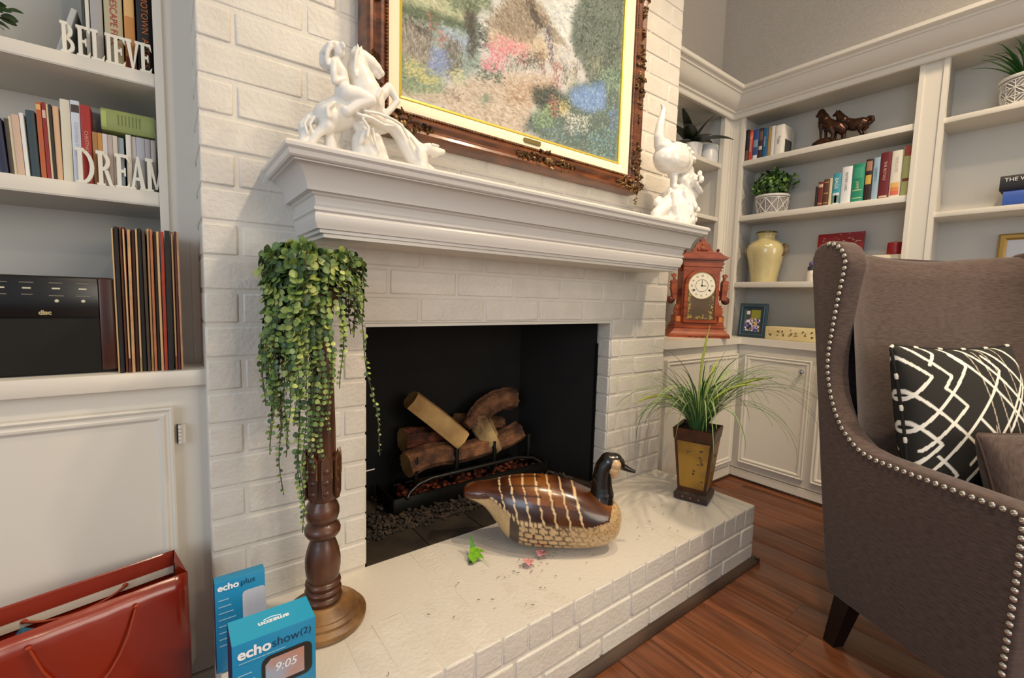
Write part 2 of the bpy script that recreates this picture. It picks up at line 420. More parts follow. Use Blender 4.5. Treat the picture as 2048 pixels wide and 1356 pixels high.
# left bookcase
t = thing('bookcase', 'white built-in bookcase with old books and word signs beside the fireplace', 'bookcase')
stile(t, frY(.18), -1.832, XL+.005, .83, 2.3)
bxo(t, 'side_panel', -1.815, -1.80, .2, .45, .83, 2.3, panelw)
bxo(t, 'side_panel', -2.96, -2.94, .18, .45, .83, 2.3, panelw)
bxo(t, 'back_panel', -2.95, -1.80, .445, .455, .83, 2.3, panelw)
for z0, z1 in ((1.213,1.248),(1.490,1.522),(1.86,1.89)):
    sh = bxo(t, 'shelf', -2.94, -1.816, .182, .445, z0, z1)
    MB().box(-2.94,-1.832,.180,.1825,z0,z0+.004).build('edge_bead', mat('bead_line', s('b9b4aa'), .5), sh)
# corner bookcase beside the fireplace
t = thing('bookcase', 'narrow white bookcase bay between the chimney breast and the corner pilaster', 'bookcase')
stile(t, frY(.2), .741, .828, .83, 2.10)
bxo(t, 'side_panel', .762, .778, .22, .42, .83, 2.10, panelw)
bxo(t, 'back_panel', .004, .778, .418, .428, .83, 2.10, panelw)
bxo(t, 'top_panel', .004, .78, .2, .43, 2.085, 2.10, panelw)
for z0, z1 in ((1.795,1.818),(1.494,1.516)): bxo(t, 'shelf', .004, .763, .202, .418, z0, z1)
hole = mat('peg_hole', s('6a645a'), .8)
pm = MB().lathe([(.0025,0),(.0025,.001)], 8).mesh('peg_hole'); pm.materials.append(hole)
for i in range(9): put('peg_hole', pm, None, t, (.7615, .36, 1.86+i*.022), (0, -math.pi/2, 0))
# long bookcase
t = thing('bookcase', 'long white built-in bookcase with books and plants behind the wing chair', 'bookcase')
stile(t, frX(.828), .125, .2, .83, 2.10)
stile(t, frX(.828), -.728, -.632, .83, 2.10)
stile(t, frX(.828), -1.95, -1.87, .83, 2.10)
bxo(t, 'back_panel', 1.03, 1.04, -1.95, .16, .83, 2.10, panelw)
bxo(t, 'top_panel', .828, 1.04, -1.95, .2, 2.085, 2.10, panelw)
for y0, y1 in ((.143,.158),(-.664,-.65),(-.712,-.698),(-1.94,-1.925)): bxo(t, 'side_panel', .848, 1.03, y0, y1, .83, 2.10, panelw)
for z0, z1 in ((1.806,1.834),(1.496,1.526),(1.116,1.146)): bxo(t, 'shelf', .83, 1.03, -.65, .143, z0, z1)
for z0, z1 in ((1.806,1.828),(1.414,1.436)): bxo(t, 'shelf', .83, 1.03, -1.925, -.712, z0, z1)
for i in range(28): put('peg_hole', pm, None, t, (.9, .1425, .9+i*.042), (math.pi/2, 0, 0))
# crown moulding
cp = [(0,2.072),(.018,2.072),(.022,2.078),(.024,2.096),(.029,2.100),(.034,2.100),(.036,2.106),(.034,2.110),(.044,2.114),(.058,2.124),(.072,2.140),(.083,2.158),(.090,2.170),(.096,2.172),(.097,2.178),(.101,2.182),(.112,2.186),(.116,2.190),(.118,2.205),(.0,2.205)]
mb = MB(); mb.rings([[(.002, .2-d, z) for d, z in cp], [(.828-d, .2-d, z) for d, z in cp], [(.828-d, -1.95, z) for d, z in cp]])
struct('trim_2', mb, trimw, 'white crown moulding along the top of the built-in bookcases', smooth=22)
MB().box(.828, 1.15, -1.95, .47, 2.1, 2.2).build('trim_3', trimw); tag(bpy.data.objects['trim_3'], 'flat white top of the long bookcase', kind='structure')
MB().box(.002, .828, .2, .47, 2.1, 2.2).build('trim_4', trimw); tag(bpy.data.objects['trim_4'], 'flat white top of the corner bookcase', kind='structure')
MB().box(.799, .8185, .0655, .075, .0, .7915).build('trim_5', trimw); tag(bpy.data.objects['trim_5'], 'slim white filler post in the inner corner of the base cabinets', kind='structure')
EQ=[[(-1.457, -0.15, 1.553, 0.0182), (-1.45, -0.15, 1.551, 0.02), (-1.434, -0.15, 1.548, 0.0173), (-1.419, -0.15, 1.541, 0.0134), (-1.407, -0.15, 1.534, 0.0088)], [(-1.421, -0.15, 1.531, 0.0099), (-1.413, -0.15, 1.524, 0.0059)], [(-1.464, -0.15, 1.568, 0.0074), (-1.471, -0.15, 1.557, 0.0073), (-1.474, -0.15, 1.535, 0.0062), (-1.477, -0.15, 1.511, 0.0051)], [(-1.454, -0.15, 1.57, 0.0057), (-1.457, -0.15, 1.561, 0.0068)], [(-1.458, -0.15, 1.548, 0.0205), (-1.461, -0.15, 1.527, 0.0239), (-1.454, -0.15, 1.505, 0.031), (-1.444, -0.15, 1.481, 0.0364), (-1.435, -0.15, 1.462, 0.0355)], [(-1.439, -0.15, 1.461, 0.0348), (-1.472, -0.15, 1.44, 0.0357), (-1.504, -0.15, 1.417, 0.0365), (-1.526, -0.15, 1.404, 0.0333)], [(-1.418, -0.16, 1.469, 0.0141), (-1.407, -0.165, 1.482, 0.0112), (-1.394, -0.165, 1.503, 0.0089), (-1.373, -0.165, 1.476, 0.0078), (-1.386, -0.165, 1.456, 0.0072), (-1.404, -0.165, 1.436, 0.0077)], [(-1.423, -0.135, 1.453, 0.0147), (-1.413, -0.13, 1.445, 0.0094), (-1.409, -0.13, 1.434, 0.0077)], [(-1.526, -0.16, 1.402, 0.0277), (-1.533, -0.165, 1.381, 0.0172), (-1.545, -0.165, 1.369, 0.011), (-1.554, -0.165, 1.359, 0.0093), (-1.562, -0.165, 1.345, 0.0082), (-1.566, -0.165, 1.336, 0.0093)], [(-1.509, -0.13, 1.399, 0.0224), (-1.507, -0.13, 1.376, 0.0135), (-1.509, -0.13, 1.358, 0.0101), (-1.505, -0.13, 1.345, 0.0124)], [(-1.542, -0.14, 1.412, 0.011), (-1.563, -0.14, 1.395, 0.0114), (-1.577, -0.14, 1.376, 0.0108), (-1.576, -0.14, 1.36, 0.0097), (-1.567, -0.14, 1.345, 0.0071)], [(-1.513, -0.17, 1.546, 0.0143), (-1.51, -0.17, 1.538, 0.0138)], [(-1.525, -0.16, 1.545, 0.0123), (-1.534, -0.155, 1.53, 0.0123), (-1.537, -0.155, 1.513, 0.0098), (-1.53, -0.155, 1.506, 0.0082)], [(-1.513, -0.17, 1.525, 0.0077), (-1.517, -0.17, 1.512, 0.0144), (-1.506, -0.17, 1.497, 0.0156), (-1.502, -0.17, 1.475, 0.0157), (-1.497, -0.17, 1.455, 0.0219)], [(-1.522, -0.18, 1.509, 0.0083), (-1.525, -0.185, 1.487, 0.0072), (-1.523, -0.185, 1.469, 0.0066), (-1.5, -0.18, 1.483, 0.0062)], [(-1.504, -0.15, 1.514, 0.0072), (-1.489, -0.14, 1.497, 0.0067), (-1.475, -0.14, 1.49, 0.0062)], [(-1.494, -0.18, 1.453, 0.0208), (-1.472, -0.185, 1.454, 0.0182), (-1.447, -0.19, 1.449, 0.0139), (-1.475, -0.19, 1.432, 0.0114), (-1.497, -0.19, 1.412, 0.0101), (-1.503, -0.19, 1.415, 0.0073)], [(-1.48, -0.17, 1.414, 0.0085), (-1.455, -0.17, 1.422, 0.0144), (-1.434, -0.16, 1.428, 0.0163), (-1.405, -0.15, 1.422, 0.0178), (-1.377, -0.15, 1.421, 0.0175), (-1.357, -0.15, 1.403, 0.0177), (-1.343, -0.15, 1.38, 0.0179), (-1.328, -0.15, 1.356, 0.0162), (-1.31, -0.15, 1.341, 0.0094)], [(-1.385, -0.135, 1.427, 0.012), (-1.357, -0.135, 1.423, 0.0134), (-1.334, -0.135, 1.411, 0.0136), (-1.313, -0.14, 1.391, 0.015), (-1.298, -0.15, 1.381, 0.0145)], [(-1.298, -0.15, 1.382, 0.0151), (-1.283, -0.155, 1.387, 0.0146), (-1.264, -0.155, 1.384, 0.0128), (-1.244, -0.155, 1.388, 0.0071)], [(-1.286, -0.15, 1.394, 0.0063), (-1.27, -0.155, 1.395, 0.0051)], [(-1.273, -0.15, 1.373, 0.0058), (-1.261, -0.155, 1.377, 0.0058)], [(-1.475, -0.16, 1.407, 0.0114), (-1.455, -0.16, 1.395, 0.0174), (-1.449, -0.16, 1.377, 0.0145), (-1.444, -0.16, 1.358, 0.0181), (-1.434, -0.16, 1.34, 0.0206)], [(-1.455, -0.18, 1.38, 0.0087), (-1.465, -0.18, 1.358, 0.0058)], [(-1.439, -0.14, 1.404, 0.0146), (-1.418, -0.14, 1.404, 0.0118), (-1.396, -0.14, 1.412, 0.0107)], [(-1.313, -0.15, 1.359, 0.0113), (-1.288, -0.15, 1.345, 0.0095), (-1.27, -0.15, 1.34, 0.0064)], [(-1.467, -0.17, 1.561, 0.004), (-1.472, -0.172, 1.548, 0.004), (-1.474, -0.174, 1.53, 0.004), (-1.476, -0.174, 1.513, 0.0037), (-1.474, -0.176, 1.499, 0.0034)], [(-1.474, -0.15, 1.552, 0.0034), (-1.479, -0.15, 1.536, 0.0037), (-1.481, -0.15, 1.519, 0.0037), (-1.478, -0.15, 1.503, 0.0034)], [(-1.464, -0.16, 1.569, 0.0034), (-1.465, -0.16, 1.574, 0.0023)], [(-1.454, -0.15, 1.572, 0.0034), (-1.453, -0.15, 1.578, 0.0023)], [(-1.529, -0.18, 1.541, 0.0055), (-1.536, -0.18, 1.527, 0.0055), (-1.538, -0.18, 1.513, 0.0049), (-1.536, -0.18, 1.502, 0.0038)], [(-1.522, -0.18, 1.551, 0.0049), (-1.532, -0.18, 1.545, 0.0049), (-1.54, -0.17, 1.53, 0.0044)], [(-1.506, -0.185, 1.552, 0.0044), (-1.502, -0.185, 1.546, 0.0039)], [(-1.475, -0.195, 1.411, 0.0037), (-1.444, -0.195, 1.41, 0.0038), (-1.415, -0.19, 1.404, 0.0035), (-1.391, -0.185, 1.409, 0.0033)], [(-1.46, -0.195, 1.421, 0.0035), (-1.429, -0.195, 1.424, 0.0035), (-1.396, -0.19, 1.422, 0.0036), (-1.369, -0.185, 1.416, 0.0036), (-1.351, -0.18, 1.393, 0.0034)], [(-1.465, -0.195, 1.403, 0.0034), (-1.452, -0.195, 1.388, 0.0035), (-1.455, -0.195, 1.368, 0.0035)], [(-1.439, -0.185, 1.391, 0.0035), (-1.436, -0.185, 1.369, 0.0035), (-1.423, -0.18, 1.345, 0.0035)], [(-1.572, -0.17, 1.39, 0.0032), (-1.581, -0.17, 1.372, 0.0032), (-1.575, -0.17, 1.353, 0.003)], [(-1.561, -0.17, 1.391, 0.0033), (-1.57, -0.17, 1.373, 0.0032), (-1.564, -0.17, 1.355, 0.0027)], [(-1.421, -0.185, 1.481, 0.0053), (-1.429, -0.185, 1.464, 0.0053), (-1.423, -0.18, 1.45, 0.0047)], [(-1.538, -0.19, 1.392, 0.0044), (-1.54, -0.19, 1.408, 0.0049), (-1.526, -0.19, 1.423, 0.005)], [(-1.34, -0.175, 1.396, 0.0043), (-1.322, -0.175, 1.376, 0.0044), (-1.316, -0.17, 1.353, 0.0041)], [(-1.287, -0.18, 1.391, 0.0038), (-1.27, -0.18, 1.391, 0.0032)]]
BIRD=[[(-0.202, -0.14, 1.447, 0.0349), (-0.206, -0.14, 1.421, 0.0501), (-0.215, -0.14, 1.377, 0.0671), (-0.216, -0.14, 1.326, 0.0784)], [(-0.268, -0.16, 1.412, 0.0175), (-0.291, -0.16, 1.382, 0.024), (-0.326, -0.15, 1.351, 0.0216), (-0.335, -0.15, 1.32, 0.0194)], [(-0.3, -0.14, 1.411, 0.013), (-0.311, -0.14, 1.398, 0.0156)], [(-0.263, -0.18, 1.431, 0.0132), (-0.265, -0.19, 1.385, 0.0149), (-0.247, -0.19, 1.334, 0.0177)], [(-0.205, -0.19, 1.444, 0.0134), (-0.194, -0.2, 1.403, 0.0162), (-0.174, -0.2, 1.343, 0.0182)], [(-0.135, -0.14, 1.435, 0.0284), (-0.104, -0.14, 1.416, 0.0241)], [(-0.136, -0.15, 1.384, 0.033), (-0.098, -0.14, 1.36, 0.0279), (-0.081, -0.14, 1.342, 0.0215)], [(-0.161, -0.18, 1.424, 0.0227), (-0.145, -0.19, 1.398, 0.0183)], [(-0.167, -0.14, 1.474, 0.0181), (-0.13, -0.14, 1.456, 0.022)], [(-0.224, -0.152, 1.464, 0.0115), (-0.225, -0.152, 1.499, 0.0115), (-0.22, -0.14, 1.526, 0.0222)], [(-0.234, -0.16, 1.467, 0.0106), (-0.214, -0.16, 1.466, 0.0116)], [(-0.182, -0.12, 1.487, 0.0135), (-0.182, -0.12, 1.518, 0.0153)], [(-0.287, -0.14, 1.572, 0.0398), (-0.254, -0.14, 1.574, 0.0577), (-0.212, -0.14, 1.577, 0.0585), (-0.163, -0.14, 1.571, 0.0415), (-0.127, -0.14, 1.559, 0.0228)], [(-0.287, -0.14, 1.607, 0.0337), (-0.309, -0.14, 1.613, 0.0248), (-0.323, -0.14, 1.639, 0.0187), (-0.319, -0.14, 1.68, 0.0153), (-0.307, -0.14, 1.723, 0.0119), (-0.302, -0.14, 1.741, 0.0102)], [(-0.302, -0.14, 1.741, 0.0102), (-0.31, -0.14, 1.754, 0.0059), (-0.317, -0.14, 1.758, 0.0042)], [(-0.302, -0.14, 1.741, 0.0094), (-0.293, -0.14, 1.734, 0.006), (-0.291, -0.14, 1.727, 0.0034)], [(-0.281, -0.17, 1.612, 0.0073), (-0.264, -0.174, 1.61, 0.0087), (-0.246, -0.166, 1.606, 0.0053)], [(-0.25, -0.17, 1.624, 0.0074), (-0.232, -0.174, 1.623, 0.0088), (-0.214, -0.166, 1.618, 0.0053)], [(-0.217, -0.17, 1.626, 0.0075), (-0.199, -0.174, 1.624, 0.0089), (-0.181, -0.166, 1.62, 0.0054)], [(-0.261, -0.17, 1.605, 0.0074), (-0.244, -0.174, 1.603, 0.0088), (-0.226, -0.166, 1.599, 0.0053)], [(-0.228, -0.17, 1.61, 0.0075), (-0.211, -0.174, 1.608, 0.0089), (-0.193, -0.166, 1.604, 0.0053)], [(-0.192, -0.17, 1.619, 0.0076), (-0.174, -0.174, 1.618, 0.009), (-0.156, -0.166, 1.613, 0.0054)], [(-0.167, -0.17, 1.609, 0.0076), (-0.149, -0.174, 1.608, 0.009), (-0.13, -0.166, 1.603, 0.0055)], [(-0.24, -0.17, 1.592, 0.0075), (-0.222, -0.174, 1.591, 0.0088), (-0.204, -0.166, 1.586, 0.0053)], [(-0.204, -0.17, 1.6, 0.0075), (-0.186, -0.174, 1.598, 0.0089), (-0.168, -0.166, 1.593, 0.0054)], [(-0.179, -0.17, 1.591, 0.0076), (-0.161, -0.174, 1.59, 0.009), (-0.142, -0.166, 1.585, 0.0054)], [(-0.151, -0.17, 1.589, 0.0077), (-0.133, -0.174, 1.588, 0.0091), (-0.114, -0.166, 1.583, 0.0055)], [(-0.155, -0.14, 1.558, 0.0298), (-0.118, -0.14, 1.541, 0.0238), (-0.087, -0.14, 1.523, 0.0213), (-0.067, -0.14, 1.514, 0.014)], [(-0.138, -0.14, 1.529, 0.0228), (-0.098, -0.14, 1.497, 0.0222), (-0.065, -0.14, 1.466, 0.0196), (-0.06, -0.14, 1.451, 0.0112)], [(-0.15, -0.14, 1.512, 0.02), (-0.11, -0.14, 1.471, 0.0212), (-0.084, -0.14, 1.439, 0.0205)], [(-0.099, -0.14, 1.564, 0.011), (-0.08, -0.14, 1.559, 0.0056)], [(-0.069, -0.14, 1.526, 0.0093), (-0.052, -0.14, 1.519, 0.0047)], [(-0.121, -0.17, 1.505, 0.0119), (-0.082, -0.17, 1.483, 0.0102), (-0.059, -0.17, 1.475, 0.0066)]]
BRONZE=[[(0.885, -0.239, 2.011, 0.0156), (0.885, -0.231, 2.003, 0.012), (0.885, -0.221, 1.996, 0.0078)], [(0.885, -0.239, 2.019, 0.0048), (0.885, -0.24, 2.023, 0.003)], [(0.885, -0.242, 2.005, 0.0168), (0.885, -0.248, 1.985, 0.0215), (0.885, -0.257, 1.962, 0.0274)], [(0.885, -0.262, 1.991, 0.0083), (0.885, -0.278, 1.962, 0.0071)], [(0.885, -0.255, 1.958, 0.0274), (0.885, -0.289, 1.931, 0.0272), (0.885, -0.322, 1.914, 0.0269), (0.885, -0.338, 1.897, 0.0221)], [(0.873, -0.247, 1.94, 0.0144), (0.873, -0.247, 1.914, 0.0072), (0.873, -0.25, 1.878, 0.006)], [(0.895, -0.262, 1.931, 0.0143), (0.895, -0.263, 1.905, 0.0072), (0.895, -0.264, 1.873, 0.006)], [(0.873, -0.291, 1.913, 0.0177), (0.873, -0.304, 1.884, 0.0088), (0.873, -0.3, 1.86, 0.0077)], [(0.895, -0.337, 1.89, 0.0163), (0.895, -0.345, 1.868, 0.0081), (0.895, -0.342, 1.854, 0.007)], [(0.885, -0.316, 1.983, 0.0128), (0.885, -0.307, 1.982, 0.0105), (0.885, -0.296, 1.978, 0.0065)], [(0.885, -0.315, 1.993, 0.0041), (0.885, -0.317, 1.998, 0.0023)], [(0.885, -0.306, 1.996, 0.0035), (0.885, -0.305, 2.0, 0.0023)], [(0.885, -0.316, 1.98, 0.014), (0.885, -0.327, 1.96, 0.0186), (0.885, -0.339, 1.939, 0.0244)], [(0.885, -0.333, 1.963, 0.007), (0.885, -0.355, 1.937, 0.0069)], [(0.905, -0.34, 1.932, 0.0267), (0.905, -0.382, 1.913, 0.0286), (0.905, -0.411, 1.914, 0.0272), (0.905, -0.422, 1.909, 0.0226)], [(0.905, -0.425, 1.92, 0.009), (0.905, -0.439, 1.931, 0.0101), (0.905, -0.451, 1.929, 0.0095), (0.905, -0.455, 1.916, 0.0084), (0.905, -0.445, 1.904, 0.0078), (0.905, -0.437, 1.897, 0.0056)], [(0.895, -0.407, 1.896, 0.017), (0.895, -0.408, 1.879, 0.0085), (0.895, -0.418, 1.86, 0.0068)], [(0.915, -0.425, 1.896, 0.0147), (0.915, -0.416, 1.877, 0.0079), (0.915, -0.427, 1.857, 0.0062)], [(0.915, -0.328, 1.913, 0.014), (0.915, -0.333, 1.881, 0.0076), (0.915, -0.333, 1.857, 0.0064)], [(0.885, -0.214, 1.857, 0.0073), (0.885, -0.239, 1.862, 0.0145), (0.885, -0.272, 1.863, 0.0155), (0.885, -0.304, 1.856, 0.0106)]]
ART=[([(0.002, 0.384), (0.988, 1.133), (1.018, 0.63), (0.003, 0.194)], 'cdd6d6 d9dedc b9c8cf e2e2da', 900, 0.05, 0.02, 0.1), ([(0.002, 0.369), (0.247, 0.589), (0.251, 0.341), (0.002, 0.29)], 'b9c59a c9cfa6 a8b78c d8d6b0', 500, 0.05, 0.015, -0.3), ([(0.002, 0.341), (0.25, 0.37), (0.251, 0.336), (0.002, 0.294)], '5f7355 6d8066 4d6152', 240, 0.03, 0.015, -0.3), ([(0.002, 0.29), (0.251, 0.341), (0.287, 0.244), (0.221, 0.136), (0.003, 0.141)], '7f9a96 9db4b4 a9b9b0 8fa692', 420, 0.03, 0.014, 0), ([(0.141, 0.31), (0.251, 0.324), (0.241, 0.273), (0.174, 0.25)], 'a9c0d6 b9cbdc 93adc8', 130, 0.03, 0.012, -0.2), ([(0.208, 0.511), (0.265, 0.54), (0.262, 0.364), (0.261, 0.263), (0.241, 0.256), (0.236, 0.353)], '4f4a46 6a625a 3d3a38', 260, 0.03, 0.01, 1.5), ([(0.161, 0.464), (0.328, 0.597), (0.319, 0.474), (0.183, 0.409)], '64785a 7e8f6d 4f6650 a8b595', 300, 0.025, 0.014, 0.5), ([(0.261, 0.393), (0.333, 0.384), (0.335, 0.324), (0.264, 0.289)], '3f4b45 55625a 6c7a6c', 120, 0.03, 0.014, 0.2), ([(0.324, 0.404), (0.622, 0.487), (0.627, 0.374), (0.56, 0.367), (0.328, 0.316)], 'd9c9b0 cbb797 e4d8c4 bca88a', 300, 0.03, 0.014, -0.2), ([(0.549, 0.5), (0.692, 0.47), (0.697, 0.374), (0.597, 0.363)], 'cfd3d6 e0dcd0 9aa6bd b9a68c', 160, 0.03, 0.012, -0.3), ([(0.305, 0.413), (0.367, 0.524), (0.475, 0.624), (0.552, 0.586), (0.692, 0.47), (0.622, 0.48), (0.555, 0.503), (0.482, 0.406), (0.421, 0.399), (0.327, 0.403)], '8b7d68 a1917a 76695a b3a48c 675c50', 620, 0.035, 0.01, -0.7), ([(0.475, 0.624), (0.511, 0.566), (0.552, 0.511), (0.527, 0.5), (0.49, 0.556)], '4b4540 5a5148', 120, 0.03, 0.01, -1.1), ([(0.569, 0.516), (0.598, 0.523), (0.612, 0.361), (0.594, 0.354)], '56566e 6a6a86 47485c', 60, 0.03, 0.01, 1.4), ([(0.277, 0.169), (0.399, 0.24), (0.606, 0.306), (0.631, 0.267), (0.524, 0.181), (0.493, 0.013), (0.342, 0.0), (0.145, 0.016), (0.003, 0.011), (0.003, 0.054), (0.165, 0.091)], 'cfc0ab bfae98 dccfbd c2ab97 b39d8a d6c3b4', 1100, 0.04, 0.012, -0.25), ([(0.4, 0.203), (0.63, 0.287), (0.525, 0.156), (0.404, 0.101)], 'b5936f c4a583 a98663', 120, 0.05, 0.008, -0.15), ([(0.291, 0.107), (0.327, 0.12), (0.327, 0.094), (0.285, 0.08)], '7f9480 97a892', 30, 0.03, 0.012, 0), ([(0.005, 0.296), (0.101, 0.28), (0.102, 0.153), (0.027, 0.14), (0.006, 0.179)], '8b8478 a79f92 6b665e b9b2a4', 240, 0.05, 0.007, 1.5), ([(0.157, 0.283), (0.207, 0.287), (0.208, 0.196), (0.171, 0.134), (0.16, 0.147)], '7d756a 9b9386 5e5952', 130, 0.05, 0.007, 1.5), ([(0.002, 0.294), (0.101, 0.283), (0.101, 0.271), (0.002, 0.284)], '4a4742 3c3a36', 30, 0.04, 0.008, -0.5), ([(0.003, 0.146), (0.144, 0.13), (0.145, 0.073), (0.072, 0.041), (0.003, 0.033)], '7f9a78 94a883 6a8a74 b7bf8f 86a39a', 330, 0.025, 0.014, 0.4), ([(0.012, 0.144), (0.051, 0.16), (0.081, 0.117), (0.133, 0.114), (0.102, 0.08), (0.023, 0.106)], 'd8cf7a e2da96 c9c06a', 90, 0.018, 0.012, 0), ([(0.101, 0.214), (0.158, 0.239), (0.16, 0.153), (0.102, 0.13)], '7f95cc 98abd8 6a80b8 a9b6dc', 190, 0.02, 0.012, 1), ([(0.085, 0.356), (0.124, 0.363), (0.121, 0.3), (0.085, 0.29)], '64724f d0605a 55664a 7d8a60', 60, 0.018, 0.012, 0), ([(0.131, 0.294), (0.152, 0.303), (0.147, 0.256), (0.135, 0.25)], 'd98a78 cf7468', 20, 0.015, 0.012, 0), ([(0.175, 0.164), (0.219, 0.181), (0.221, 0.13), (0.187, 0.117)], 'd5d39a c2cb96 e0dcb0', 60, 0.02, 0.012, 0), ([(0.265, 0.223), (0.373, 0.267), (0.376, 0.193), (0.271, 0.173)], '54685a 6c8270 7f9380 42564a', 130, 0.022, 0.013, 0.3), ([(0.322, 0.337), (0.37, 0.383), (0.396, 0.363), (0.387, 0.253), (0.336, 0.24)], 'e07f90 e99aa6 d2687c f0b3ba', 210, 0.018, 0.013, 1.2), ([(0.383, 0.376), (0.428, 0.396), (0.43, 0.333), (0.391, 0.317)], 'e58c9a dd7488 efaab2', 90, 0.018, 0.013, 1.2), ([(0.436, 0.373), (0.489, 0.403), (0.484, 0.311), (0.443, 0.307)], 'e58c9a dd7488 efaab2', 100, 0.018, 0.013, 1.2), ([(0.294, 0.253), (0.336, 0.276), (0.337, 0.234), (0.301, 0.213)], 'e28a98 d8788c', 50, 0.018, 0.013, 1), ([(0.391, 0.311), (0.559, 0.4), (0.562, 0.316), (0.393, 0.25)], '5d6a55 8b8f78 4a564a a5a48c', 150, 0.022, 0.01, 1.3), ([(0.437, 0.336), (0.56, 0.387), (0.56, 0.377), (0.437, 0.327)], '5a4a40', 18, 0.04, 0.006, -0.1), ([(0.438, 0.304), (0.561, 0.354), (0.561, 0.344), (0.438, 0.296)], '5a4a40', 18, 0.04, 0.006, -0.1), ([(0.549, 0.389), (0.563, 0.396), (0.566, 0.304), (0.552, 0.299)], '8a5f52 a5776a', 30, 0.03, 0.008, 1.55), ([(0.612, 0.361), (0.649, 0.383), (0.65, 0.26), (0.62, 0.256)], 'b06a62 9a5750 c58a80', 70, 0.03, 0.01, 1.55), ([(0.658, 0.36), (0.744, 0.393), (0.74, 0.307), (0.669, 0.289)], 'b3b79c c9c5a4 8f9a82', 90, 0.025, 0.01, 0.2), ([(0.664, 0.39), (0.68, 0.396), (0.684, 0.287), (0.673, 0.283)], '4f4a44', 20, 0.03, 0.006, 1.5), ([(0.712, 0.401), (0.743, 0.421), (0.747, 0.359), (0.714, 0.347)], '6a5f55 8d8272', 30, 0.03, 0.006, 1.4), ([(0.696, 0.594), (0.759, 0.783), (0.999, 0.95), (1.009, 0.626), (1.011, 0.429), (0.814, 0.341), (0.759, 0.427), (0.708, 0.476)], '4f6152 5f7263 3f5046 76877a 8a9a8f 35453d', 1100, 0.025, 0.014, 0.8), ([(0.791, 0.476), (0.876, 0.51), (0.874, 0.363), (0.831, 0.347)], 'a7ad98 5a655a 8a937f', 120, 0.05, 0.006, 1.4), ([(0.521, 0.227), (0.623, 0.264), (0.702, 0.23), (0.652, 0.13), (0.561, 0.127), (0.517, 0.18)], '3c4740 4d5a50 5f6c60 2f3a36', 240, 0.022, 0.014, 0.3), ([(0.684, 0.28), (1.017, 0.5), (1.041, 0.094), (0.998, -0.003), (0.697, -0.006), (0.473, 0.02), (0.518, 0.114), (0.613, 0.144)], '6f8a7c 84a08f 5c7a74 96ab98 4c6660 a9bdae', 1000, 0.022, 0.014, 0.5), ([(0.879, 0.446), (1.015, 0.53), (1.024, 0.387), (0.894, 0.356)], '8fae94 a6c0a6 7a9a84', 160, 0.022, 0.014, 0.6), ([(0.701, 0.271), (0.9, 0.387), (0.907, 0.27), (0.82, 0.213), (0.719, 0.221)], '6f9bd6 86aee0 5a86c8 a5c3e8', 300, 0.02, 0.012, 1), ([(0.925, 0.261), (0.999, 0.301), (1.008, 0.164), (0.951, 0.147)], '6a90c8 88a8d8 5579b0', 90, 0.02, 0.012, 1), ([(0.588, 0.197), (0.633, 0.213), (0.644, 0.134), (0.598, 0.126)], 'd98a70 e0a088 c87860', 50, 0.016, 0.012, 0), ([(0.641, 0.209), (0.704, 0.223), (0.698, 0.159), (0.65, 0.15)], 'e2c878 ead59a d8b860', 60, 0.016, 0.012, 0), ([(0.674, 0.164), (0.805, 0.179), (0.809, 0.106), (0.709, 0.077)], 'e8e4d8 d8dcd4 f0ece2 c5cfc6', 130, 0.018, 0.013, 0.3), ([(0.571, 0.063), (0.676, 0.103), (0.696, 0.03), (0.588, 0.0)], '5f7a80 7a959a 8fa8a8', 90, 0.024, 0.014, 0.3), ([(0.525, 0.13), (0.612, 0.171), (0.615, 0.077), (0.528, 0.05)], '8fb37a 7aa070 a5c390', 90, 0.022, 0.014, 0.4), ([(0.724, 0.117), (0.79, 0.144), (0.777, 0.053), (0.735, 0.049)], '4f6f7a 6a8a94', 50, 0.022, 0.012, 1), ([(0.809, 0.106), (0.986, 0.189), (0.988, 0.001), (0.831, 0.001)], '7fb0b4 5f8f9a 96bcbc 4d7a88', 200, 0.022, 0.013, 0.8), ([(0.155, 0.077), (0.215, 0.086), (0.216, 0.063), (0.161, 0.061)], '5d4a42', 16, 0.015, 0.006, 0.8)]
# ================================================================ FRAMED PAINTING
PT = thing('framed_painting', 'cottage garden oil painting in ornate carved wooden frame above the mantel', 'painting', (-.866, 0, 1.47))
ox, oz = -.866, 1.47
X0, X1, Z0, Z1 = -1.308-ox, -.424-ox, 1.546-oz, 2.246-oz
nx, nz = 400, 316
img = np.full((nz, nx, 3), .6, np.float32)
rs = np.random.RandomState(5)
def blur(a, r):
    for _ in range(2):
        for ax in (0,1):
            k = sum(np.roll(a, d, ax) for d in range(-r, r+1))/(2*r+1); a = k
    return a
def fnoise(r, seed):
    a = np.random.RandomState(seed).rand(nz, nx).astype(np.float32); a = blur(a, r); return (a-a.min())/(a.max()-a.min())
GU, GV = np.meshgrid(np.linspace(0,1,nx), np.linspace(0,1,nz))
WX = (fnoise(5, 1)-.5)*.03+(fnoise(2, 2)-.5)*.02; WZ = (fnoise(5, 3)-.5)*.04+(fnoise(2, 4)-.5)*.025
NZ = [fnoise(2, 5), fnoise(3, 6), fnoise(6, 7), fnoise(1, 8)]
def inpoly(px, pz, poly):
    r = np.zeros(px.shape, bool); n = len(poly); j = n-1
    for i in range(n):
        xi, zi = poly[i]; xj, zj = poly[j]
        cnd = ((zi > pz) != (zj > pz)) & (px < (xj-xi)*(pz-zi)/((zj-zi) or 1e-9)+xi); r ^= cnd; j = i
    return r
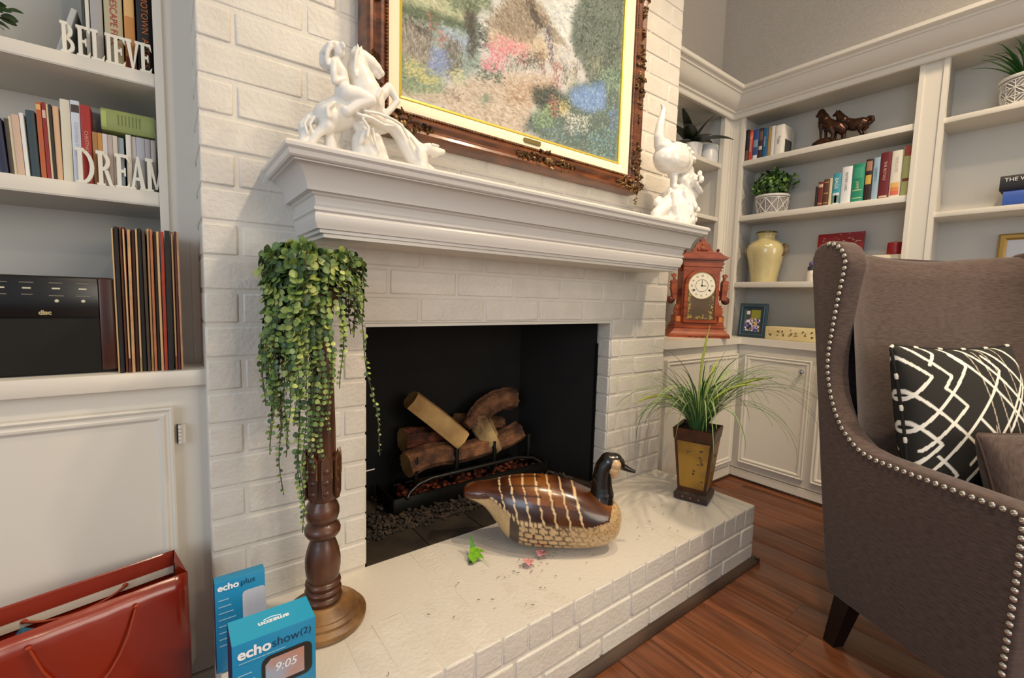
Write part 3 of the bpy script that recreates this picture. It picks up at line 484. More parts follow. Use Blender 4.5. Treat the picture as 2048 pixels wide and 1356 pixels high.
def strokes(poly, cols, n, ln, wd, ang):
    cl = [np.array(s(h)) for h in cols.split()]
    gu, gv = GU+WX, GV+WZ
    mk = inpoly(gu, gv, poly).astype(np.float32)
    if n > 700 and mk.any():
        mk = blur(mk, 2 if n < 200 else 4)[..., None]*.9; f = NZ[rs.randint(4)][..., None]; k0, k1 = rs.randint(len(cl)), rs.randint(len(cl))
        fill = cl[k0]*f+cl[k1]*(1-f); fill = fill*(.8+.4*NZ[rs.randint(4)][..., None]); img[:] = img*(1-mk)+fill*mk
    xs = [p[0] for p in poly]; zs = [p[1] for p in poly]; cnt = 0; tries = 0
    while cnt < n and tries < 60:
        tries += 1
        u = rs.uniform(min(xs), max(xs), n); v = rs.uniform(min(zs), max(zs), n); ok = inpoly(u, v, poly)
        jx, jz = rs.normal(0, .010, n), rs.normal(0, .012, n); u = u+jx; v = v+jz
        for a, b in zip(u[ok], v[ok]):
            if cnt >= n: break
            cnt += 1
            if not (-.02 < a < 1.02 and -.02 < b < 1.02): continue
            th = ang+rs.normal(0, .35); sz_ = rs.choice((.5,.8,1.3)); L = ln*nx*rs.uniform(.4,.8)*sz_; Wd = max(1.1, wd*nx*rs.uniform(.3,.6)*sz_)
            cx, cz = a*(nx-1), b*(nz-1); rad = int(max(L, Wd))+1
            x0, x1, z0, z1 = max(0,int(cx)-rad), min(nx,int(cx)+rad+1), max(0,int(cz)-rad), min(nz,int(cz)+rad+1)
            if x0 >= x1 or z0 >= z1: continue
            gx, gz = np.meshgrid(np.arange(x0,x1)-cx, np.arange(z0,z1)-cz)
            p = (gx*math.cos(th)+gz*math.sin(th))/L*1.6; q = (-gx*math.sin(th)+gz*math.cos(th))/Wd*1.6
            al = (np.clip(1.2-(p*p+q*q), 0, 1)*rs.uniform(.45,.9))[..., None]
            colr = cl[rs.randint(len(cl))]*rs.choice((.62,.82,.95,1.05,1.2))
            img[z0:z1, x0:x1] = img[z0:z1, x0:x1]*(1-al)+colr*al
for lay_ in ART: strokes(lay_[0], lay_[1], int(lay_[2]*3.2), lay_[3]*.55, lay_[4]*.62, lay_[5])
bl = img.copy()
for sh in ((0,1),(1,0),(0,-1),(-1,0)): bl += np.roll(img, sh, (0,1))
img = .75*img+.25*bl/5
g_ = img.mean(2, keepdims=True); img = (g_+(img-g_)*.82)*.86
img = np.clip(img, 0, 1)
u, v = np.meshgrid(np.linspace(X0, X1, nx), np.linspace(Z0, Z1, nz))
mb = MB(); mb.v = [(a, -.03, b) for a, b in zip(u.ravel(), v.ravel())]
mb.f = [(j*nx+i, j*nx+i+1, (j+1)*nx+i+1, (j+1)*nx+i) for j in range(nz-1) for i in range(nx-1)]
me = bpy.data.meshes.new('canvas'); me.from_pydata(mb.v, [], mb.f); colour(me, img.reshape(-1, 3))
put('canvas', me, vmat('oil_paint', .6, bump=.25, bs=350, spec=.25), PT)
def frame_ring(pr, m, name, sm=25, parent=PT):
    mb = MB(); mb.rings([[(X0-t, -y, Z0-t), (X1+t, -y, Z0-t), (X1+t, -y, Z1+t), (X0-t, -y, Z1+t)] for t, y in pr], cap=False)
    return mb.build(name, m, parent, sm)
woodf = mat('carved_frame_wood', s('7a4320'), .3, col2=s('4a230f'), vs=4, stretch=(3,3,14), bump=.1, bs=60, coat=.3)
gilt = mat('antique_gilt', s('8a6c43'), .38, metal=.55, col2=s('3a2415'), vs=60, bump=.5, bs=120, bdist=.003)
frame_ring([(-.002,.028),(-.002,.036),(.003,.038),(.005,.034)], mat('gold_fillet', s('d9c552'), .3, metal=.5), 'gold_fillet')
frame_ring([(.003,.033),(.006,.036),(.042,.052),(.044,.052)], mat('linen_liner', s('eadfc4'), .8, bump=.4, bs=500), 'linen_liner')
fr_ = frame_ring([(.040,.050),(.043,.058),(.047,.060),(.051,.057),(.054,.060),(.060,.066),(.066,.066),(.072,.060),(.078,.058),(.086,.064),(.094,.066),(.100,.060),(.104,.045),(.104,.004),(.060,.004)], woodf, 'frame', 18)
bead = MB()
per = [((X0-.049,Z0-.049),(X1+.049,Z0-.049)),((X1+.049,Z0-.049),(X1+.049,Z1+.049)),((X0-.049,Z0-.049),(X0-.049,Z1+.049))]
for (a, b), (a2, b2) in per:
    L = math.hypot(a2-a, b2-b); n = int(L/.0085)
    for i in range(n): bead.ball((a+(a2-a)*i/n, -.0595, b+(b2-b)*i/n), .0032, 1)
bead.build('rope_bead', gilt, fr_, 50)['kind'] = 'stuff'
def ornament(cx, cz, L, axis, seed, big=1):
    rr = random.Random(seed); mb = MB(); 
    for i in range(int(46*big)):
        t = rr.uniform(-1,1); wdt = .030*(1-abs(t))**.6
        p = t*L/2; q = rr.uniform(-1,1)*wdt
        if axis == 'x': x, z = cx+p, cz+q
        else: x, z = cx+q, cz+p
        r = rr.uniform(.004,.0085)*(1-.35*abs(t))
        a = rr.uniform(0, 6.28); dx, dz = math.cos(a)*r*1.3, math.sin(a)*r*1.3
        mb.tube([(x-dx, -.058-r*.6, z-dz), (x+dz*.6, -.064-r*.7, z-dx*.6), (x+dx, -.058-r*.6, z+dz)], [r*.35, r*.75, r*.3], 6)
    for i in range(4): mb.ball((cx+rr.uniform(-.012,.012), -.066, cz+rr.uniform(-.012,.012)), .009, 2)
    mb.build('carved_ornament', gilt, fr_, 50)
e = .076
ornament((X0+X1)/2+.06, Z0-e, .26, 'x', 1, 1.6); ornament(X0-e+.06, Z0-e, .2, 'x', 2, 1.1); ornament(X0-e, Z0-e+.06, .22, 'z', 9, 1.1)
ornament(X1+e, Z0-e+.05, .24, 'z', 3, 1.4); ornament(X1+e-.03, Z0-e, .16, 'x', 4, 1.2); ornament(X1+e, (Z0+Z1)/2-.02, .34, 'z', 5, 1.8); ornament(X1+e, Z1-.06, .2, 'z', 6, 1.2); ornament(X0-e, (Z0+Z1)/2, .3, 'z', 7, 1.6)
ornament((X0+X1)/2, Z1+e, .26, 'x', 8, 1.4)
MB().box(-.895-ox, -.828-ox, -.052, -.043, 1.517-oz, 1.530-oz).build('name_plaque', mat('brass_plaque', s('8a7a4a'), .35, metal=.7), PT)
MB().box(X0-.05, X1+.05, -.026, -.002, Z0-.05, Z1+.05).build('backing_board', mat('backing', s('4a3a2a'), .8), PT)
# ================================================================ MANTEL STATUES
porc = mat('white_porcelain', s('e6e2da'), .22, spec=.6, coat=.4, sss=.05)
marb = mat('matte_white_resin', s('e4e0d8'), .38, bump=.05, bs=200)
o = put('equestrian_statue', sculpt(EQ[:1], .0040, 1), marb)
tag(o, 'white statue of a woman riding a rearing horse on the mantel', 'statue')
zmin = min(v.co.z for v in o.data.vertices)
def floor_to(o, z, ax=2):
    zz = min((o.matrix_world @ v.co)[2] for v in o.data.vertices); o.location.z += z-zz
# base slab merged under the statue
base_ch = [[(-1.56,-.15,1.315,.016),(-1.50,-.155,1.316,.022),(-1.42,-.15,1.316,.024),(-1.34,-.15,1.316,.02),(-1.27,-.15,1.316,.016)],
 [(-1.45,-.15,1.32,.025),(-1.455,-.15,1.37,.02)],[(-1.52,-.15,1.32,.016),(-1.525,-.15,1.37,.012)],[(-1.585,-.16,1.315,.012),(-1.575,-.155,1.36,.011)],[(-1.30,-.15,1.315,.02),(-1.31,-.15,1.37,.022)],[(-1.40,-.15,1.32,.02),(-1.42,-.15,1.38,.016)]]
bpy.data.objects.remove(o)
o = put('equestrian_statue', sculpt(EQ+base_ch, .0022, 2), marb); tag(o, 'white statue of a woman riding a rearing horse on the mantel', 'statue')
zc = 1.311
for v in o.data.vertices:
    if v.co.z < zc: v.co.z = zc
b2 = [[(-.30,-.14,1.33,.03),(-.2,-.14,1.33,.05),(-.12,-.14,1.33,.03)]]
def feathers(mb):
    rr = random.Random(4)
    for i in range(26):   # little feather and leaf ridges
        t = rr.random(); x = -.10+rr.uniform(-.03,.05); z = 1.55-t*.2; 
        mb.ball((x, -.14+rr.uniform(-.05,.02), z), rr.uniform(.008,.014), 1, (1,1,1.5))
    for i in range(26):
        a = rr.uniform(0, 6.28); h = rr.random(); mb.ball((-.205+math.cos(a)*(.105-.05*h), -.14+math.sin(a)*(.075-.03*h), 1.32+h*.12), rr.uniform(.012,.02), 1, (1,1,1.6))
o = put('peacock_statue', sculpt(BIRD+b2, .0027, 2, extra=feathers), porc); tag(o, 'glossy white porcelain long-necked bird statue on a stump on the mantel', 'statue')
for v in o.data.vertices:
    if v.co.z < zc: v.co.z = zc
br = mat('dark_bronze', s('2b1a12'), .3, metal=.6, col2=s('4a2c1c'), vs=30)
BR2 = [[(x, y, z, r*1.0) for x, y, z, r in ch] for ch in BRONZE]
o = put('bronze_horses', sculpt(BR2+[[(.885,-.21,1.845,.008),(.885,-.30,1.846,.011),(.885,-.42,1.842,.008),(.90,-.435,1.842,.008)],[(.89,-.30,1.846,.012),(.89,-.305,1.88,.01)]], .0018, 2), br)
tag(o, 'dark bronze figurine of two horses on the top bookcase shelf', 'figurine')
for v in o.data.vertices:
    if v.co.z < 1.835: v.co.z = 1.835
# ================================================================ CARVED CLOCK
CK = thing('mantel_clock', 'carved reddish wooden clock with white dial on the corner counter', 'clock', (.52, .165, .83), R(-40))
cw = mat('carved_cherry_wood', s('a2502c'), .4, col2=s('7a3318'), vs=5, stretch=(2,2,10), bump=.15, bs=80)
cdk = mat('clock_side_wood', s('5a2416'), .5)
def pz(poly, y0, y1, name, m=cw, par=CK, bev=None):
    mb = MB(); mb.prism(poly, y0, y1, 1); return mb.build(name, m, par)
# stepped base
mb = MB()
st = [(.163,.0),(.163,.014),(.157,.022),(.146,.032),(.136,.045),(.134,.052),(.141,.053),(.141,.058),(.132,.060),(.130,.078)]
mb.rings([[(-w, -.062*w/.15, z), (w, -.062*w/.15, z), (w, .06, z), (-w, .06, z)] for w, z in st]); mb.build('base', cw, CK)
sc_ = MB()
for i in range(4): sc_.ball((-.05+i*.034, -.0672, .006), .012, 2, (1,.06,.4))
sc_.build('base_scallops', cdk, CK, 40)
MB().cbox(-.098,.098,-.046,.058,.078,.385,.002).build('case', cw, CK)
def arch(w, z0, z1, n=14):  # rounded top outline
    r = w; return [(-w,z0),(w,z0)]+[(w*math.cos(math.pi*i/n), z1-w+w*math.sin(math.pi*i/n)) for i in range(n+1)]
door_ = pz(arch(.092,.082,.374), -.056, -.045, 'door')
mb = MB()
o_, i_ = arch(.092,.082,.374), arch(.074,.098,.356)
mb.rings([[(x,-.056,z) for x,z in o_],[(x,-.064,z) for x,z in [(x*.97,z) for x,z in o_]],[(x,-.064,z) for x,z in i_],[(x,-.0555,z) for x,z in i_]], cap=False); mb.build('door_frame', cw, door_, 30)
pz(arch(.0745,.098,.356), -.0572, -.0558, 'glass_panel', mat('clock_glass_dark', s('5f5244'), .15, col2=s('6d5f52'), vs=10, coat=.6), door_)
gold = mat('gilt_stencil', s('c8b060'), .35, metal=.4)
gm = MB(); rr = random.Random(8)
for i in range(120):
    sd = rr.choice((-1,1)); x = sd*(.066-abs(rr.gauss(0,.008))); z = rr.uniform(.104,.25)
    if rr.random() < .3: x = rr.uniform(-.068,.068); z = .105+abs(rr.gauss(0,.006))
    a = rr.uniform(0,6.28); r = rr.uniform(.004,.008)
    gm.add([(x-math.cos(a)*r,-.0577,z-math.sin(a)*r),(x+math.sin(a)*r*.35,-.0578,z-math.cos(a)*r*.35),(x+math.cos(a)*r,-.0577,z+math.sin(a)*r),(x-math.sin(a)*r*.35,-.0578,z+math.cos(a)*r*.35)], [(0,1,2,3)])
gm.build('gilt_decoration', gold, door_)['kind'] = 'stuff'
dc = (0, .282)
def disc(r, y, m, name, par, r0=0, n=40, cz=dc):
    mb = MB(); 
    if r0: mb.rings([[(cz[0]+q*math.cos(2*math.pi*j/n), y, cz[1]+q*math.sin(2*math.pi*j/n)) for j in range(n)] for q in (r0, r)], cap=False)
    else: mb.add([(cz[0]+r*math.cos(2*math.pi*j/n), y, cz[1]+r*math.sin(2*math.pi*j/n)) for j in range(n)], [tuple(range(n))])
    return mb.build(name, m, par)
dial = disc(.071, -.0585, mat('cream_dial', s('e9e4d2'), .5), 'dial', door_)
disc(.0745, -.059, mat('brass_bezel', s('b39a5a'), .3, metal=.7), 'bezel', door_, .070)
ink = mat('dial_ink', s('26221c'), .6)
disc(.034, -.0590, ink, 'chapter_ring', door_, .0318)
nm = MB()
for i, t in enumerate(['XII','I','II','III','IIII','V','VI','VII','VIII','IX','X','XI']):
    a = math.pi/2-i*math.pi/6; cx, cz = dc[0]+.053*math.cos(a), dc[1]+.053*math.sin(a)
    text('numeral', t, .015, ink, door_, (cx, -.0592, cz), (math.sin(a),0,-math.cos(a)), (math.cos(a),0,math.sin(a)), 0, sx=.8)
disc(.0055, -.0592, ink, 'centre_boss', door_)
for sx_ in (-1,1): disc(.0052, -.0592, ink, 'winding_hole', door_, cz=(sx_*.04, dc[1]-.024))
mb = MB(); mb.box(-.0012,.0012,-.0605,-.0597,dc[1],dc[1]+.03); mb.build('minute_hand', ink, door_)
mb = MB(); mb.box(.0,.022,-.0612,-.0605,dc[1]-.0012,dc[1]+.0012); mb.build('hour_hand', ink, door_)
# head: frieze, cornice, pediment
pz([(-.098,.385),(.098,.385),(.108,.42),(-.108,.42)], -.05, .055, 'frieze')
pz([(-.13,.428),(.13,.428),(.118,.42),(-.118,.42)], -.062, .06, 'cornice_lip', cdk)
pz([(-.142,.436),(-.125,.426),(.125,.426),(.142,.436),(.128,.437),(.105,.447),(.085,.462),(.055,.464),(-.055,.464),(-.085,.462),(-.105,.447),(-.128,.437)], -.06, .05, 'cornice')
pz([(-.056,.463),(.056,.463),(.052,.478),(.044,.486),(.036,.503),(.025,.515),(.012,.520),(.014,.53),(.0,.538),(-.014,.53),(-.012,.520),(-.025,.515),(-.036,.503),(-.044,.486),(-.052,.478)], -.04, -.018, 'crest')
mb = MB(); mb.ball((0,-.041,.482),.02,2,(1,.25,.8)); mb.ball((-.022,-.041,.478),.011,2,(1,.3,1)); mb.ball((.022,-.041,.478),.011,2,(1,.3,1)); mb.ball((0,-.041,.505),.009,2,(1,.3,1.2)); mb.build('crest_carving', cw, CK, 50)
for sx_ in (-1,1):
    MB().lathe([(.003,0),(.004,.008),(.009,.013),(.009,.018),(.004,.022),(.002,.026)], 10, (sx_*.088,-.02,.460)).build('finial', cdk, CK, 50)
    x = lambda v: sx_*v
    # fretwork brackets
    def fp_(pts, y0, y1, name, m=cw):
        P = [(x(a), b) for a, b in pts];  P = P if sx_ > 0 else P[::-1]; return pz(P, y0, y1, name, m)
    fp_([(.098,.36),(.12,.365),(.112,.375),(.126,.385),(.114,.39),(.13,.405),(.118,.41),(.128,.42),(.1,.42)], -.02, -.008, 'upper_bracket')
    fp_([(.12,.205),(.142,.205),(.144,.22),(.150,.26),(.155,.27),(.149,.276),(.156,.285),(.149,.29),(.155,.302),(.148,.312),(.128,.314),(.122,.30)], -.03, .005, 'side_arm')
    MB().ball((x(.148),-.012,.203),.022,3,(1,.8,1)).build('arm_ball', cdk, CK, 60)
    fp_([(.128,.312),(.139,.312),(.141,.325),(.15,.335),(.151,.346),(.143,.342),(.139,.35),(.135,.342),(.127,.346),(.126,.336),(.131,.326)], -.02, -.004, 'arm_finial')
    fp_([(.096,.22),(.125,.235),(.125,.25),(.096,.27)], -.014, -.004, 'arm_stay', cdk)
    fp_([(.098,.12),(.13,.12),(.128,.132),(.134,.146),(.126,.15),(.131,.162),(.122,.166),(.124,.178),(.112,.176),(.108,.19),(.098,.2)], -.03, -.012, 'lower_bracket')
    fp_([(.098,.078),(.13,.078),(.13,.12),(.098,.12)], -.05, .03, 'pedestal_block')
    fp_([(.104,.086),(.124,.086),(.124,.114),(.104,.114)], -.052, -.049, 'block_inlay', mat('light_inlay', s('c47a3e'), .4))
    fp_([(.141,.055),(.15,.056),(.152,.066),(.146,.062),(.132,.064),(.132,.055)], -.01, .0, 'base_ear', cdk)
# ================================================================ ON AND IN THE HEARTH
ZH_ = .2345
# ---- carved goose decoy
def goose():
    gz = thing('goose_decoy', 'carved wooden goose decoy with black neck lying on the hearth', 'decoy', (-.873, -.203, ZH_), R(-38)); gz.scale = (.94,.94,.93)
    # stations: a, zbottom, ztop, halfwidth
    S = [(-.290,.172,.186,.012),(-.283,.160,.196,.030),(-.25,.148,.207,.040),(-.215,.128,.212,.048),(-.18,.085,.220,.062),(-.15,.044,.227,.076),(-.12,.018,.232,.086),(-.08,.005,.236,.095),(-.03,.0,.236,.1),(.03,.0,.229,.1),(.09,.002,.212,.097),(.14,.006,.190,.090),(.18,.013,.172,.080),(.21,.024,.160,.066),(.232,.045,.147,.046),(.243,.072,.125,.022)]
    st = np.array(S); na, nb = 190, 120
    ts = np.linspace(0, 1, na); idx = ts*(len(S)-1)
    def cr(col, x):
        i = np.clip(np.floor(x).astype(int), 0, len(S)-2); f = x-i; p = st[:, col]
        p0 = p[np.clip(i-1,0,len(S)-1)]; p1 = p[i]; p2 = p[i+1]; p3 = p[np.clip(i+2,0,len(S)-1)]
        return .5*((2*p1)+(-p0+p2)*f+(2*p0-5*p1+4*p2-p3)*f**2+(-p0+3*p1-3*p2+p3)*f**3)
    A, ZB, ZT, HW = (cr(k, idx) for k in range(4)); HW = np.maximum(HW, .004)
    ph = np.linspace(0, 2*np.pi, nb, endpoint=False)
    V = np.zeros((na, nb, 3)); Cc = np.zeros((na, nb, 3))
    tan = np.array(s('c9a777')); tan2 = np.array(s('b08a5c')); brn = np.array(s('4f2611')); brn2 = np.array(s('8a4a1e')); drk = np.array(s('2c1810')); pale = np.array(s('d9b98a')); amber = np.array(s('a8651f'))
    rr = np.random.RandomState(2); nz_ = rr.rand(na, nb)
    for i in range(na):
        cz = (ZB[i]+ZT[i])/2; hz = (ZT[i]-ZB[i])/2
        y = HW[i]*np.sign(np.cos(ph))*np.abs(np.cos(ph))**.85; z = cz+hz*np.sign(np.sin(ph))*np.abs(np.sin(ph))**.9
        wing = 0
        V[i,:,0] = A[i]; V[i,:,1] = y; V[i,:,2] = z
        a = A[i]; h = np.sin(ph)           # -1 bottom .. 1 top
        lo = np.clip(.10+.9*(-.04-a)*1.6, -.55, .9) if a < -.04 else -.12-.25*(a+.04)*(0) 
        # wing lower boundary in h as function of a
        if a < -.10: wl = np.interp(a, [-.29,-.22,-.16,-.10], [-.9,.40,.16,-.08])
        else: wl = np.interp(a, [-.10,.05,.13,.19,.215], [-.08,-.02,.06,.35,1.2])
        on = h > wl
        V[i,:,1] += np.where(on, .004, 0)*np.sign(np.cos(ph)); 
        base = tan*(1-.25*nz_[i][:,None])+0
        speck = (nz_[i] > .9-.1*(a > .12)) & (a > -.02); base = np.where(speck[:,None], tan2*.55, base)
        # feather scallops on the flank
        if -.13 < a < .15:
            band = (h < wl) & (h > -.97); fade = np.clip((.15-a)/.12, 0, 1)
            dk_ = np.zeros(nb, bool)
            for r_ in range(6):
                hc = -.9+r_*.18; col_ = np.floor((a+.2+.015*(r_ % 2))/.032); ac = (col_+.5)*.032-.2-.015*(r_ % 2)
                d_ = np.hypot((a-ac)/.0165, (h-hc)/.13); dk_ |= (d_ > .66) & (d_ < 1.0) & (a < ac+.004)
            base = np.where((band & dk_)[:,None], base*(1-fade)+drk*1.3*fade, base)
            if a < -.098: base = np.where(band[:,None], drk*1.2, base)
        wcol = brn*(.75+.25*np.sin(a*60+h*9))[:,None]+amber*np.clip(.5*np.sin(a*23+h*3)+.25*(h>.5),0,1)[:,None]*.55
        wcol = np.where((nz_[i] < .15)[:,None], wcol*.8, wcol)
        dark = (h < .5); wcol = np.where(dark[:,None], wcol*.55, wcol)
        # feather edge lines crossing the wing
        for k, a0 in enumerate((-.150,-.112,-.072,-.03,.012,.055,.098)):
            lx = a0+.030*(h-.2)*(-1)+.008*np.abs(((h*3.2+k*.3) % 1)-.5)
            d = a-lx; wcol = np.where((np.abs(d) < .0030)[:,None], pale, wcol); wcol = np.where(((d > .0030) & (d < .0050))[:,None], drk, wcol)
        comb = ((h*9) % 1 < .13) & (a < -.03) & (a > -.20); wcol = np.where(comb[:,None], drk*1.2, wcol)
        eg = on & (h < wl+.1) & (a < -.02) & (a > -.2); wcol = np.where(eg[:,None], np.where(((a*70) % 1 < .3), drk, pale), wcol)
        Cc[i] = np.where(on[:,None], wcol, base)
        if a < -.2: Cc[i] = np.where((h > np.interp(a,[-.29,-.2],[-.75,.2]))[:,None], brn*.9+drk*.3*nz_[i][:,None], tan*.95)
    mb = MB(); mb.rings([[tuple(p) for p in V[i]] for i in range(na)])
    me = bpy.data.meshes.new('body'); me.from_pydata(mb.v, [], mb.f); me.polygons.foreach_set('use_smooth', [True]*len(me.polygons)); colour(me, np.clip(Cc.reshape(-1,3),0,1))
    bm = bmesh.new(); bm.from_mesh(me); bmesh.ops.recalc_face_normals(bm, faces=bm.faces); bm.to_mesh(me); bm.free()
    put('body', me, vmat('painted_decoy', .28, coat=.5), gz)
    blk = mat('glossy_black_neck', s('17130f'), .2, coat=.6)
    nk = [(.172,0,.145,.048),(.178,0,.18,.040),(.176,0,.215,.034),(.176,0,.25,.031),(.182,0,.278,.031),(.197,0,.297,.033),(.214,0,.300,.029),(.228,0,.294,.022)]
    put('neck', sculpt([nk], .0022, 4), blk, gz)
    put('bill', sculpt([[(.226,0,.292,.020),(.245,0,.280,.012),(.268,0,.270,.0085),(.282,0,.266,.006)]], .0014, 3), mat('black_bill', s('1b1512'), .3), gz)
    put('cheek_patch', sculpt([[(.212,-.0145,.294,.0225),(.212,.0145,.294,.0225)],[(.208,-.0150,.276,.0205),(.208,.0150,.276,.0205)],[(.212,-.012,.260,.016),(.212,.012,.260,.016)]], .0016, 3), mat('tan_cheek', s('c3a074'), .3, coat=.3), gz)
goose()

# ---- fallen leaf, petals, crumbs
def petal(label, name, cat, cx, cy, rz, L, Wd, col, col2, curl, grp=None):
    n = 12; mb = MB(); rows = []
    for i in range(n+1):
        t = i/n; w = Wd*math.sin(math.pi*min(1, t*.93+.05))**.7
        rows.append([(( -.5+t)*L, (j/4-1)*w, curl*((j/4-1)**2)*.5+curl*.6*math.sin(t*5)*.5+curl*.7) for j in range(9)])
    mb.rings(rows, cap=False, close=False); me = mb.mesh(name, 80)
    o = put(name, me, mat(name+'_skin', col, .5, col2=col2, vs=50), None, (cx, cy, ZH_+.0015), (0,0,rz))
    so = o.modifiers.new('t', 'SOLIDIFY'); so.thickness = .0008
    tag(o, label, cat, grp); return o
petal('pink fallen petal touching the goose decoy', 'pink_petal', 'petal', -.937, -.248, .4, .036, .017, s('d98a90'), s('e8b0a8'), .010)
petal('pink fallen petal lying by itself on the hearth', 'pink_petal', 'petal', -1.0, -.262, 1.0, .036, .016, s('d98a90'), s('e6bfae'), .010)
lf = thing('fallen_leaf', 'bright green ivy leaf fallen on the hearth', 'leaf', (-1.112, -.142, ZH_), R(30))
lm = mat('ivy_leaf', s('7fb522'), .45, col2=s('4f8a1c'), vs=60)
def blade(pts, m, name, par, z=.0):
    mb = MB(); n = len(pts); mb.add([(x, y, zz) for x, y, zz in pts]+[(x, y, zz-.0012) for x, y, zz in pts], [tuple(range(n)), tuple(range(2*n-1, n-1, -1))]+[(i, (i+1) % n, n+(i+1) % n, n+i) for i in range(n)]); return mb.build(name, m, par)
blade([(-.03,-.012,.004),(-.01,-.02,.012),(.004,-.03,.006),(.012,-.012,.016),(.034,-.018,.01),(.02,.004,.022),(.03,.03,.034),(.006,.018,.024),(-.018,.012,.01)], lm, 'leaf_blade', lf)
blade([(-.028,-.012,.004),(-.016,-.004,.003),(-.024,.008,.002),(-.036,-.002,.002)], mat('leaf_dark_lobe', s('2f4f1c'), .5), 'leaf_lobe', lf)
blade([(.02,.006,.022),(.032,.034,.052),(.022,.03,.048),(.008,.018,.026)], mat('leaf_tip', s('3f7a24'), .5), 'leaf_tip', lf)
MB().tube([(.004,-.026,.004),(-.006,-.045,.002),(-.016,-.06,.0015)], [.0014,.001,.0007], 6).build('leaf_stem', mat('leaf_stalk', s('b9cf8a'), .5), lf, 60)
cr_ = MB(); rr = random.Random(12)
for i in range(70):
    if i < 34: x, y = -.985+rr.gauss(0,.05), -.268+rr.gauss(0,.018)
    else: x, y = rr.uniform(-1.5,-.2), rr.uniform(-.44,-.2)
    a = rr.uniform(0,6.28); l = rr.uniform(.002,.006); d = .0009
    cr_.tube([(x-math.cos(a)*l, y-math.sin(a)*l, ZH_+.0012),(x, y, ZH_+.0022),(x+math.cos(a+.5)*l, y+math.sin(a+.5)*l, ZH_+.0012)], [d*.5,d,d*.5], 5)
o = cr_.build('plant_crumbs', mat('dry_crumbs', s('4c4a3c'), .8)); tag(o, 'scattered dry plant crumbs on the hearth', 'crumbs', kind='stuff')

# ---- tapered pot with grass
pg = thing('potted_grass', 'arching ornamental grass in a tapered antique gold metal pot on the hearth', 'potted plant', (-.138, -.27, ZH_), R(-72))
goldp = mat('antique_gold_lacquer', s('a87f2e'), .38, metal=.25, col2=s('5c3a17'), vs=9, vd=5, ramp=(.42,.72), bump=.15, bs=60)
rimp = mat('dark_bronze_lacquer', s('5a2f16'), .35, metal=.3, col2=s('341a0d'), vs=14, bump=.15, bs=60)
def sq(prof, m, name, par, sm=None):
    mb = MB(); mb.rings([[(-w,-w,z),(w,-w,z),(w,w,z),(-w,w,z)] for w, z in prof]); return mb.build(name, m, par, sm)
pot = sq([(.053,.032),(.076,.283),(.0765,.288),(.07,.283),(.05,.06)], rimp, 'pot', pg)
sq([(.062,.0),(.064,.004),(.064,.024),(.056,.030),(.05,.034)], mat('pot_foot', s('33211a'), .45, bump=.2), 'foot', pg)
for sg in range(4):
    rz = sg*math.pi/2; pts = []
    mb = MB(); e = .0008
    mb.add([(-.045,-.0553-e,.052),(.045,-.0553-e,.052),(.061,-.0722-e,.240),(-.061,-.0722-e,.240),(-.045,-.0540,.052),(.045,-.0540,.052),(.061,-.0711,.240),(-.061,-.0711,.240)], [(0,1,2,3),(4,7,6,5),(0,4,5,1),(1,5,6,2),(2,6,7,3),(3,7,4,0)])
    mb.build('painted_panel', goldp, pot, None, None, (0,0,rz))
    for i in range(3):
        MB().ball((-.03+.03*i,-.0645,.013),.005,2,(1,.5,1.1)).build('stud', mat('copper_stud', s('8a5a44'), .4, metal=.5), pg, 60, None, (0,0,rz))
    rr = random.Random(sg); bl = MB()
    for i in range(9):
        x = rr.uniform(-.04,.04); z = rr.uniform(.07,.22); y = -.0553-.0169*(z-.052)/.188-.0016
        for k in range(3): bl.ball((x+rr.uniform(-.006,.006), y, z+rr.uniform(-.004,.004)), rr.uniform(.002,.004), 1, (1.4,.2,.6))
    bl.build('painted_birds', mat('black_lacquer_marks', s('3a2814'), .4), pot, 60, None, (0,0,rz))
rm = MB(); rm.rings([[(-w,-w,z),(w,-w,z),(w,w,z),(-w,w,z)] for w, z in [(.0728,.246),(.0748,.247),(.0790,.290),(.0755,.292),(.068,.286)]], cap=False); rm.build('rim', rimp, pot)
sq([(.070,.268),(.070,.276)], mat('potting_soil', s('1e140d'), .9, bump=.6, bs=120, bdist=.01), 'soil', pg)
gr1 = [mat('grass_blade_%d' % i, s(h), .45, col2=s(h2), vs=6, stretch=(1,1,.3)) for i, (h, h2) in enumerate((('3a6230','5f8642'),('4f763c','84a356'),('2b522a','477036'),('7a9858','a2b974')))]
rr = random.Random(21)
for i in range(190):
    az = rr.uniform(0, 2*math.pi); L = rr.uniform(.36,.56); out = rr.uniform(.6,1.0); r0 = rr.uniform(0,.03)
    if math.sin(az-R(72)) > .45: L *= .6
    e0 = R(rr.uniform(58,86)); bend = R(rr.uniform(120,185))*out
    if i % 5 == 0: bend *= .45; L *= .7
    p = Vector((math.cos(az)*r0, math.sin(az)*r0, .274)); pts = []; n = 12; rows = []
    side = Vector((-math.sin(az), math.cos(az), 0)); w0 = rr.uniform(.0019,.0031)
    for k in range(n+1):
        t = k/n; el = e0-bend*t**1.25; w = w0*(1-t**3)+.0003
        th = Vector((math.cos(az)*math.cos(el+1.57), math.sin(az)*math.cos(el+1.57), math.sin(el+1.57)))*.0006
        rows.append([p-side*w, p+th, p+side*w, p-th*.2]); p = p+Vector((math.cos(az)*math.cos(el), math.sin(az)*math.cos(el), math.sin(el)))*L/n
    MB().rings(rows).build('blade', gr1[i % 4], pg, 60)
cat_ = mat('grass_seed_head', s('9aa83e'), .7, col2=s('b9bf5a'), vs=120, bump=.6, bs=300, bdist=.003)
